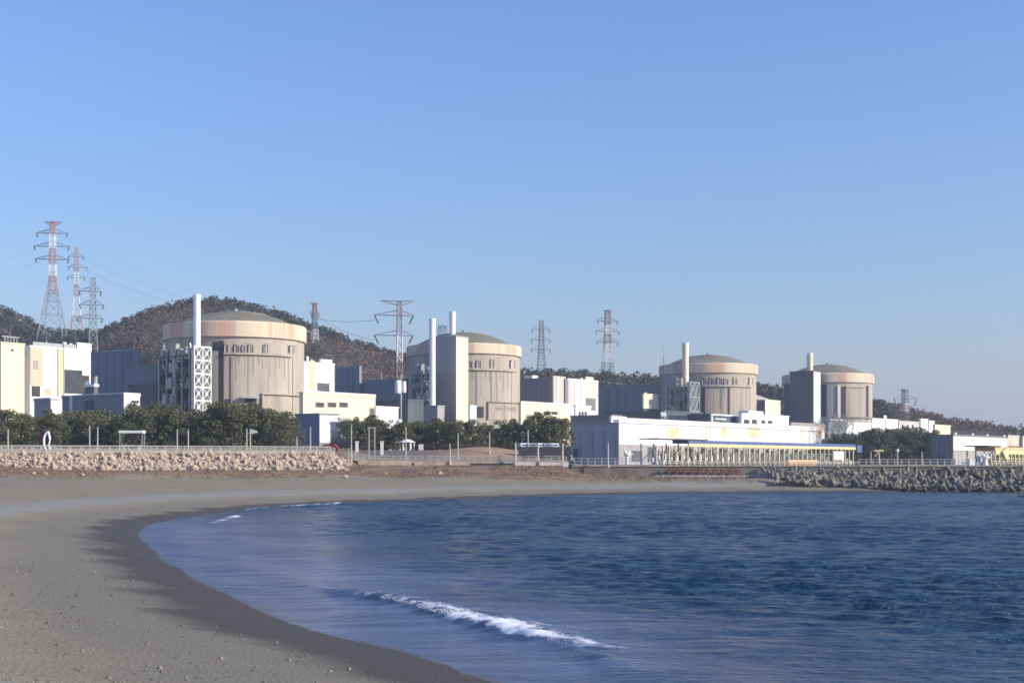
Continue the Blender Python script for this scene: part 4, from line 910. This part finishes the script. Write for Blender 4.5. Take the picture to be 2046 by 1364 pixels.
# sea wall at right
a = np.arange(11.5, 131, 2.0); mb = MB(); a0 = (11.5, float(yw(11.5)))
rt = thing('sea_wall', 'long brown concrete sea wall below the intake hall and gantries', 'wall', (a0[0], a0[1], 2.0))
for X0, X1 in zip(a[:-1], a[1:]): mb.prism([(X0-a0[0], float(yw(X0))-a0[1]-.25), (X1-a0[0], float(yw(X1))-a0[1]-.25), (X1-a0[0], float(yw(X1))-a0[1]+.35), (X0-a0[0], float(yw(X0))-a0[1]+.35)], -.5, 2.35)
mb.build('wall', wall_m, rt); mb = MB()
for X0, X1 in zip(a[:-1], a[1:]): mb.prism([(X0-a0[0], float(yw(X0))-a0[1]-.4), (X1-a0[0], float(yw(X1))-a0[1]-.4), (X1-a0[0], float(yw(X1))-a0[1]+.5), (X0-a0[0], float(yw(X0))-a0[1]+.5)], 2.353, 2.6)
mb.build('coping', conc2, rt)

def post(px, D, top, label, r=.13, arm=0, mt=pole_m, flag=False, name='lamp_post', cat='post', head=False, dz=0):
    X = gx(px, D); z = gnd(X, D)+dz; h = gz(top, D)-z; root = thing(name, label, cat, (X, D, z))
    MB().cyl(0, 0, r, -.3, h, 10, r*.75).build('pole', mt, root); MB().cyl(0, 0, r*1.9, -.3, .35, 10).build('base', mt, root)
    if arm: MB().tube((0, 0, h-.1), (arm, 0, h+.1), r*.6, 6).build('arm', mt, root); MB().box(arm-.1, arm+.6, -.15, .15, h, h+.18).build('lamp_head', steel, root)
    if flag: mb = MB(); mb.add([(.12, 0, h-.1), (1.3, .15, h-.45), (1.5, .1, h-.75), (.12, 0, h-1.0), (.12, .03, h-.1), (1.3, .18, h-.45), (1.5, .13, h-.75), (.12, .03, h-1.0)], [(0, 3, 2, 1), (4, 5, 6, 7), (0, 1, 5, 4), (1, 2, 6, 5), (2, 3, 7, 6)]); mb.build('flag', M('faded_green_flag', (.45, .55, .42), None, 1, .8), root)
    if head: MB().lathe([(.01, h-.1), (.3, h), (.33, h+.3), (.15, h+.5), (.01, h+.5)], 12).build('lamp_head', white, root)
for px, D, top, lab in ((16, 252, 857, 'pale post at the far left before the pines'), (179, 258, 850, 'left post of the pair between the arch sculpture and white roofed shelter'), (195, 258, 853, 'right post of the pair left of the white roofed shelter'),
    (354, 262, 857, 'left post of the pair right of the white roofed shelter'), (376, 262, 857, 'right post of the pair below the first reactor'), (493, 266, 856, 'plain post just left of the post with a flag'),
    (593, 268, 872, 'short post before the dark end of the warehouse'), (620, 268, 852, 'post before the blue side of the warehouse'), (702, 275, 850, 'post before the pines right of the warehouse'),
    (811, 276, 852, 'post before the small white pavilion'), (915, 270, 865, 'tall slim post before the brown mound'), (899, 266.5, 886, 'shorter post left of the tall slim one at the brown mound'), (978, 283, 862, 'slim post at the right part of the brown mound'), (1055, 290, 858, 'slim post among the parked cars')):
    post(px, D, top, lab)
post(500, 266, 856, 'post with a small faded flag below the first reactor', flag=True, name='flag_post')
for px, D, top, lab in ((1030, 268.5, 884, 'left one of three thick grey posts beside the parked cars'), (1075, 269, 884, 'middle one of three thick grey posts beside the parked cars'), (1124, 269, 886, 'right one of three thick grey posts, next to the intake hall'), ): post(px, D, top, lab, .21, name='thick_post')
post(1215, 268, 884, 'pale post before the shaded end of the intake hall', .14)
post(1756, 268, 902, 'post with yellow lamp head at the right end of the blue gantry', .2, name='yellow_post', mt=pole_m); 
for px, lab in ((1793, 'first pale post right of the yellow one'), (1842, 'second pale post right of the yellow one'), (1740, 'pale post left of the yellow one')): post(px, 268, 902, lab, .14, head=(px == 1793))
o = [q for q in bpy.data.objects if q.name.startswith('yellow_post')][0]; hy = gz(902, 268)-o.location.z
MB().box(-.9, .9, -.2, .2, hy+.01, hy+.35).build('lamp_head', yellowp, o); MB().tube((-.8, 0, hy-.9), (0, 0, hy), .14, 6).build('brace', yellowp, o)
# twin frame at 740
D = 274; X = gx(743, D); z = gnd(X, D); rt = thing('portal_frame', 'narrow pale portal frame standing before the middle pines', 'frame', (X, D, z)); h = gz(855, D)-z
for s_ in (-.55, .55): MB().box(s_-.1, s_+.1, -.1, .1, -.3, h).build('post', pole_m, rt)
MB().box(-.75, .75, -.12, .12, h+.003, h+.2).build('crossbar', pole_m, rt)
# white cabinet pole at 800
D = 318; X = gx(800, D); z = gnd(X, D); rt = thing('cabinet_pole', 'tall grey pole carrying a large white cabinet and a cowl lower down', 'pole', (X, D, z)); h = gz(748, D)-z; hc = gz(773, D)-z; hl = gz(842, D)-z
MB().cyl(.1, 0, .22, -.3, h, 12).build('pole', steel, rt); MB().lathe([(.05, hc-1.5), (.6, hc-1.5), (.75, hc-1.2), (.7, hc+1.1), (.45, hc+1.5), (.05, hc+1.55)], 16, -.5, -.3).build('cabinet', white, rt)
MB().lathe([(.35, hc-1.3), (.45, hc-.8), (.42, hc+1.0), (.3, hc+1.3)], 12, .85, 0).build('side_unit', white, rt); MB().lathe([(.75, hl-.4), (.6, hl+.3), (.2, hl+.5)], 12, -.2, -.3).build('cowl', white, rt)
# shelter
D = 262; X = gx(264, D); z = gnd(X, D); hw = 24*D/F; rt = thing('shelter', 'open shelter frame with flat white roof and white bench before the left pines', 'shelter', (X, D, z)); h = gz(860, D)-z
MB().box(-hw, hw, -1, 1, h-.45, h).build('roof', white, rt)
for sx_ in (-hw+.15, hw-.15):
    for sy_ in (-.8, .8): MB().box(sx_-.09, sx_+.09, sy_-.09, sy_+.09, -.2, h-.453).build('post', steel, rt)
mb = MB(); hb = gz(889, D)-z; mb.box(-hw*.8, hw*.8, -.4, .3, max(hb-.25, .45), max(hb, .7)).build('bench', white, rt)
MB().box(-hw*.7, -hw*.6, -.3, .2, -.2, max(hb-.253, .447)).build('bench_leg', white, rt); MB().box(hw*.6, hw*.7, -.3, .2, -.2, max(hb-.253, .447)).build('bench_leg', white, rt)
# arch sculpture
D = 262; X = gx(94, D); z = gnd(X, D); rt = thing('sculpture', 'white bent arch sculpture beside a dark red panel before the left pines', 'sculpture', (X, D, z)); h = gz(861, D)-z
mb = MB(); prev = None
for i in range(15):
    a = R(75+i*13); p = Vector((.15+.75*math.cos(a), 0, h*.5+h*.45*math.sin(a)))
    if prev is not None: mb.tube(prev, p, .2, 8)
    prev = p
mb.build('arch', white, rt); mb = MB(); mb.tube((.25, 0, h*.95), (.55, 0, h*.6), .2, 8); mb.tube((.55, 0, h*.6), (.3, 0, h*.3), .14, 8); mb.tube((.3, 0, h*.3), (.7, 0, 0), .2, 8); mb.build('strut', white, rt)
MB().box(-1.6, -.75, .2, .4, -.2, h*.85).build('panel', redp, rt); MB().box(-.2, 1.0, -.3, .3, -.3, .12).build('base', conc2, rt)
# pavilion at 800-850
D = 300; X = gx(822, D); z = gnd(X, D); rt = thing('pavilion', 'small white pavilion with peaked roof under the middle pines', 'pavilion', (X, D-2, z)); h = gz(877, D)-z
MB().lathe([(1.9, h-.7), (.8, h-.2), (.02, h)], 6, -.8, 0).build('roof', white, rt)
for i in range(6): a = i*math.pi/3; MB().cyl(-.8+1.5*math.cos(a), 1.5*math.sin(a), .12, -.2, h-.65, 8).build('post', white, rt)
MB().box(1.7, 2.6, -.5, .5, -.2, 1.3).build('counter', white, rt)
# white marker posts
for px, lab in ((713, 'small white marker pillar right of the parked van'), (763, 'small white marker pillar right of the narrow portal frame')):
    D = 285; X = gx(px, D); z = gnd(X, D); h = gz(881, D)-z; rt = thing('marker_pillar', lab, 'pillar', (X, D, z)); MB().box(-.28, .28, -.28, .28, -.3, h-.2).build('shaft', white, rt); MB().box(-.36, .36, -.36, .36, h-.197, h).build('cap', white, rt)
# vehicles
def make_car(kind, mt, label, group=None, H_=1.5, L_=4.3, W_=1.8):
    root = thing(kind, label, 'car' if 'car' in kind else 'van', group=group)
    prof = [(-L_/2, .35), (L_/2, .35), (L_/2, .75), (L_/2-.9, .92), (L_/2-1.5, H_), (-L_/2+.7, H_), (-L_/2+.1, .95), (-L_/2, .8)]
    n_ = len(prof); V = [(x_, -W_/2, z_) for x_, z_ in prof]+[(x_, W_/2, z_) for x_, z_ in prof]
    V = [(a, b_*(.86 if c_ > 1.1 else 1), c_) for a, b_, c_ in V]
    mesh_obj('body', V, [tuple(range(n_)), tuple(range(2*n_-1, n_-1, -1))]+[(i, i+n_, (i+1) % n_+n_, (i+1) % n_) for i in range(n_)], mt, root)
    g = MB()
    for s_ in (-1, 1): g.add([(-L_/2+.55, s_*(W_/2*.93), 1.0), (L_/2-1.2, s_*(W_/2*.93), 1.0), (L_/2-1.6, s_*(W_/2*.88), H_-.1), (-L_/2+.8, s_*(W_/2*.88), H_-.1)], [(0, 1, 2, 3)])
    g.add([(L_/2-.88, -.7, .97), (L_/2-.88, .7, .97), (L_/2-1.45, .62, H_-.08), (L_/2-1.45, -.62, H_-.08)], [(0, 1, 2, 3)]); g.build('window', glass, root)
    for x_ in (-L_/2+.8, L_/2-.85):
        for s_ in (-1, 1): MB().tube((x_, s_*(W_/2-.2), .32), (x_, s_*(W_/2+.02), .32), .32, 14).build('wheel', tarp_m, root)
    for s_ in (-.6, .6): MB().box(L_/2-.02, L_/2+.03, s_-.2, s_+.2, .62, .78).build('headlight', steel, root)
    return root
silver = M('silver_car_paint', (.5, .5, .52), None, 1, .3, metal=.3); blackc = M('black_car_paint', (.03, .03, .035), None, 1, .3)
wcar = make_car('parked_car', white, 'white parked car among dark ones behind the dark wall', 'white cars behind the dark wall'); scar = make_car('parked_car', silver, 'silver parked car behind the dark wall', 'silver cars behind the dark wall')
cars = [(1046, 0), (1062, 1), (1078, 0), (1093, 1), (1107, 0), (1121, 0), (1134, 1)]
seen = set()
for px, k_ in cars:
    src = (wcar, scar)[k_]; o = src if k_ not in seen else copy_tree(src); seen.add(k_)
    X = gx(px, 297); o.location = (X, 297+random.uniform(-.5, .5), gnd(X, 297)); o.rotation_euler = (0, 0, R(-75+random.uniform(-8, 8)))
van = make_car('parked_van', blackc, 'black van parked below the white fascia right of the warehouse', H_=2.0, L_=4.8); X = gx(686, 292); van.location = (X, 292, gnd(X, 292)); van.rotation_euler = (0, 0, R(8))
rc = make_car('parked_car', redp, 'dark red car parked before the white front of the warehouse'); X = gx(655, 280); rc.location = (X, 280, gnd(X, 280)); rc.rotation_euler = (0, 0, R(172))
# dark wall by cars
D = 283; a = gx(1036, D); b_ = gx(1140, D); rt = thing('dark_wall', 'dark blue black wall in front of the parked cars', 'wall', (a, D, gnd(a, D)-.6)); h = gz(893, D)-gnd(a, D)+.6; MB().box(0, b_-a, 0, .3, -2.5, h).build('wall', darkclad if False else tarp_m, rt); MB().box(-.05, b_-a+.05, -.06, .36, h+.003, h+.12).build('coping', dsteel, rt)
# reddish shrubs (countable row)
sp_ = None
for i, px in enumerate(list(range(606, 640, 11))+list(range(855, 1030, 14))+[722, 736, 752, 776, 790]):
    if sp_ is None:
        sp_ = thing('shrub', 'x', 'shrub'); V, Fq = crown_mesh('c', 1.6, 99, 14, 50, .45, .15); np_mesh('foliage', V, Fq, shrub_m, sp_); tb = MB(); [tb.tube((0, 0, -.2), (.5*math.cos(a_), .5*math.sin(a_), .9), .05, 5) for a_ in range(6)]; tb.build('stem', bark, sp_); o = sp_
    else: o = copy_tree(sp_)
    D = 296 if px > 700 else 276; X = gx(px, D); o.location = (X, D, gnd(X, D)); o.rotation_euler = (0, 0, i*1.3); s_ = random.uniform(.8, 1.2); o.scale = (s_*1.2, s_*1.2, s_)
    if px < 640: tag(o, 'low reddish shrub at the foot of the warehouse', 'shrub', 'shrubs by the warehouse')
    else: tag(o, 'low reddish shrub at the foot of the middle pines', 'shrub', 'shrubs under the middle pines')
# boxes on sea-wall at right hall
for px, top, lab in ((1912, 917, 'small pale box in front of the long hall, left one'), (1940, 917, 'wider grey box in front of the long hall')):
    D = 300; X = gx(px, D); z = gnd(X, D); h = gz(top, D)-z; rt = thing('utility_box', lab, 'box', (X, D, z), .3); MB().box(-.7, .7, -.5, .5, -.2, max(h, 1)).build('cabinet', whitepale, rt); MB().box(-.8, .8, -.6, .6, max(h, 1)+.003, max(h, 1)+.12).build('lid', white, rt)

# ------------------------------------------------------------------ boulders, tetrapods, piles
def rock_mesh(seed):
    import bmesh
    bm = bmesh.new(); bmesh.ops.create_icosphere(bm, subdivisions=2, radius=1); r = random.Random(seed)
    pl = [(Vector((r.gauss(0, 1), r.gauss(0, 1), r.gauss(0, 1))).normalized(), r.uniform(.45, .8)) for _ in range(11)]
    for v in bm.verts:
        for n_, d in pl:
            k_ = v.co.dot(n_)
            if k_ > d: v.co -= n_*(k_-d)
        v.co *= r.uniform(.96, 1.04)
    me = bpy.data.meshes.new('boulder'); bm.to_mesh(me); bm.free(); me.materials.append(rock_m); return me
rms = [rock_mesh(i) for i in range(7)]
cnt = 0
X = -93.5
while X < -29.5:
    Wb = float(yw(X))
    for k_ in range(5):
        if cnt >= 297: break
        f = k_/4; xx = X+random.uniform(-.5, .5)
        if xx > -33+ (1-f)*3.2: continue
        if xx < -66 and k_ == 0: continue
        if xx < -80 and k_ <= 1: continue
        yy = Wb-6.1+f*4.9+random.uniform(-.4, .4); zb = float(beach_z(np.array([xx]), np.array([yy]))[0][0])
        o = bpy.data.objects.new('boulder', rms[cnt % 7]); C.objects.link(o); s_ = random.choice((.45, .6, .7, .85))*random.uniform(.85, 1.1)
        o.location = (xx, yy, zb+.1*s_); o.scale = (s_*.72, s_*.85, s_*1.35); o.rotation_euler = (random.gauss(.35, .3), random.gauss(-.55, .5), random.uniform(-.6, .6))
        tag(o, 'tan boulder in the rock bank below the left promenade railing', 'boulder', 'tan boulders of the rock bank'); cnt += 1
    X += 1.03
n = 5200; X = rng.uniform(-92, -30, n); f = rng.uniform(0, 1, n); Y = yw(X)-6.4+f*5.8; k_ = (f > sm(-66, -80, -X*-1)*.0)&(f > np.interp(X, [-92, -66, -33, -30], [.5, .05, 0, .6])); X, Y = X[k_], Y[k_]
Z, _ = beach_z(X, Y); V, Fq = blobs(np.stack([X, Y, Z+.05], -1), rng.uniform(.14, .38, len(X))); tag(np_mesh('infill_stones', V, Fq, rock_m), 'small tan stones packed between the boulders of the left bank', 'stones', kind='stuff')
for i, (px, py) in enumerate([(68, 946), (90, 947), (165, 950), (640, 945), (690, 953), (770, 945), (850, 946), (880, 947)]):
    # loose rocks on the beach
    for D in np.arange(205, 262, .5):
        X = gx(px, D); zb = float(beach_z(np.array([X]), np.array([D]))[0][0])
        if HY+(EYE-zb)*F/D < py+1: break
    o = bpy.data.objects.new('loose_rock', rms[i % 7]); C.objects.link(o); o.location = (X, D, zb+.15); s_ = random.uniform(.3, .5); o.scale = (s_*1.3, s_, s_); tag(o, 'small pale rock lying loose at the back of the beach', 'rock', 'loose rocks at the back of the beach')
mb = MB(); dirs = [Vector((0, 0, 1))]+[Vector((math.cos(a)*.943, math.sin(a)*.943, -.333)) for a in (0, 2.094, 4.189)]
for d in dirs: mb.tube(d*.05, d*1.5, .42, 10, .26)
tp = mb.build('tetrapod', tetra_m); tmesh = tp.data; first = True; cnt = 0
for row in range(7):
    f = row/6; X = gx(1572, 245)+f*.6
    while X < 101 and cnt < 292:
        y0 = float(np.interp(X, [46, 60, 80, 99], [254, 249.5, 243, 239.5])); yb = y0+f*(float(yw(X))-1.5-y0)
        z0 = max(float(beach_z(np.array([X]), np.array([y0]))[0][0])+.25, -.3); zz = z0+f*(2.85-z0)
        o = tp if first else bpy.data.objects.new('tetrapod', tmesh)
        if not first: C.objects.link(o)
        first = False
        o.location = (X+random.uniform(-.4, .4), yb+random.uniform(-.5, .5), zz+random.uniform(-.2, .45)); q = Quaternion((random.gauss(0, 1), random.gauss(0, 1), random.gauss(0, 1), random.gauss(0, 1))).normalized(); o.rotation_euler = q.to_euler()
        o.scale = (random.uniform(.9, 1.12),)*3
        tag(o, 'grey four legged concrete tetrapod in the breakwater heap at right', 'tetrapod', 'tetrapods of the breakwater'); cnt += 1; X += 1.62
# rubble core beneath, coloured dark to paint the shade between tetrapods
mb = MB(); Xs = np.arange(47, 131, 2.5)
Vc = []; 
for X in Xs: y0 = float(np.interp(X, [46, 60, 80, 99], [254, 249.5, 243, 239.5]))+.6; y1 = float(yw(X))-.5; z0 = max(float(beach_z(np.array([X]), np.array([y0]))[0][0]), -.8); Vc += [(X, y0, z0), (X, y1, 2.6)]
core = mesh_obj('breakwater_core', Vc, [(2*i, 2*i+2, 2*i+3, 2*i+1) for i in range(len(Xs)-1)], tarp_m); tag(core, kind='structure')
# dark sheet ramp
def gp(px, D, up): X = gx(px, D); return (X, D, float(beach_z(np.array([X]), np.array([D]))[0][0])+up)
c0 = [gp(1492, 259.5, .25), gp(1572, 254, .35), gp(1572, 262.5, 1.2), gp(1548, 262.8, 1.5)]
rt = mesh_obj('tarpaulin', [(x_, y_, z_) for x_, y_, z_ in c0]+[(x_, y_, z_-.25) for x_, y_, z_ in c0], [(0, 1, 2, 3), (7, 6, 5, 4), (0, 4, 5, 1), (1, 5, 6, 2), (2, 6, 7, 3), (3, 7, 4, 0)], tarp_m); tag(rt, 'dark sheet covering the bank at the left end of the tetrapods', 'tarpaulin')
# rusty stub pipes below gantry
pp = None
for i in range(10):
    px = 1338+i*15; D = float(yw(gx(px, 264)))-1.0; X = gx(px, D); zb = float(beach_z(np.array([X]), np.array([D]))[0][0])
    if pp is None:
        pp = thing('rusty_pile', 'x', 'pile'); MB().box(-.35, .1, -.25, .25, -.4, 1.6).build('pile', rust, pp); MB().box(.1, .5, -.2, .2, .9, 1.35).build('bracket', rust, pp); MB().box(-.5, .6, -.5, .1, -.4, .25).build('footing', tetra_m, pp); o = pp
    else: o = copy_tree(pp)
    o.location = (X, D, zb-.1); o.scale = (1, 1, 1.25-.04*i); tag(o, 'rusty red brown pile at the foot of the sea wall below the blue gantry', 'pile', 'rusty piles below the gantry')
n = 1500; X = rng.uniform(27, 48, n); Y = yw(X)-rng.uniform(1.5, 6, n); Z, _ = beach_z(X, Y); V, Fq = blobs(np.stack([X, Y, Z+.05], -1), rng.uniform(.08, .28, n))
tag(np_mesh('rubble', V, Fq, M('pale_rubble', (.42, .38, .33), (.22, .19, .16), 2, .9)), 'pale rubble along the foot of the sea wall below the rusty piles', 'rubble', kind='stuff')
# dry grass tufts over the brown bank
n = 16000; X = rng.uniform(-100, 44, n); Y = yw(X)-rng.uniform(1, 15, n)**1.0
Z, S_ = beach_z(X, Y); k_ = (S_ > 10)&(fbm(X, Y, 6, 3, 88) > -.1); X, Y, Z = X[k_], Y[k_], Z[k_]; n = len(X)
hgt = rng.uniform(.06, .2, n); a_ = rng.uniform(0, 6.28, n); w_ = .16
V = np.stack([np.stack([X-w_*np.cos(a_), Y-w_*np.sin(a_), Z-.03], -1), np.stack([X+w_*np.cos(a_), Y+w_*np.sin(a_), Z-.03], -1), np.stack([X+rng.normal(0, .12, n), Y+rng.normal(0, .12, n), Z+hgt], -1)], 1).reshape(-1, 3)
tag(np_mesh('dry_grass', V, np.arange(3*n).reshape(-1, 3), drygrass_m), 'short dry brown grass on the bank behind the beach', 'grass', kind='stuff')

# ------------------------------------------------------------------ haze
m = bpy.data.materials.new('haze'); m.use_nodes = True; t = m.node_tree; t.nodes.remove(t.nodes['Principled BSDF'])
pv = t.nodes.new('ShaderNodeVolumePrincipled'); pv.inputs['Color'].default_value = (.74, .81, .95, 1); pv.inputs['Density'].default_value = HAZE; pv.inputs['Anisotropy'].default_value = .2
t.links.new(pv.outputs[0], t.nodes['Material Output'].inputs['Volume'])
hz = MB().box(-4200, 5300, -4500, 6600, -9, 175).build('haze', m); tag(hz, kind='stuff')

for i, px in enumerate(list(range(1736, 1880, 12))):
    o = copy_tree(sp_); D = 430+4*math.sin(i*2.1); X = gx(px, D); o.location = (X, D, gnd(X, D)); o.rotation_euler = (0, 0, i*1.9); q = random.uniform(1.5, 2.1); o.scale = (q*1.1, q*1.1, q)
    tag(o, 'brown shrub in front of the pines at the right, behind the sea wall railing', 'shrub', 'brown shrubs before the right pines')
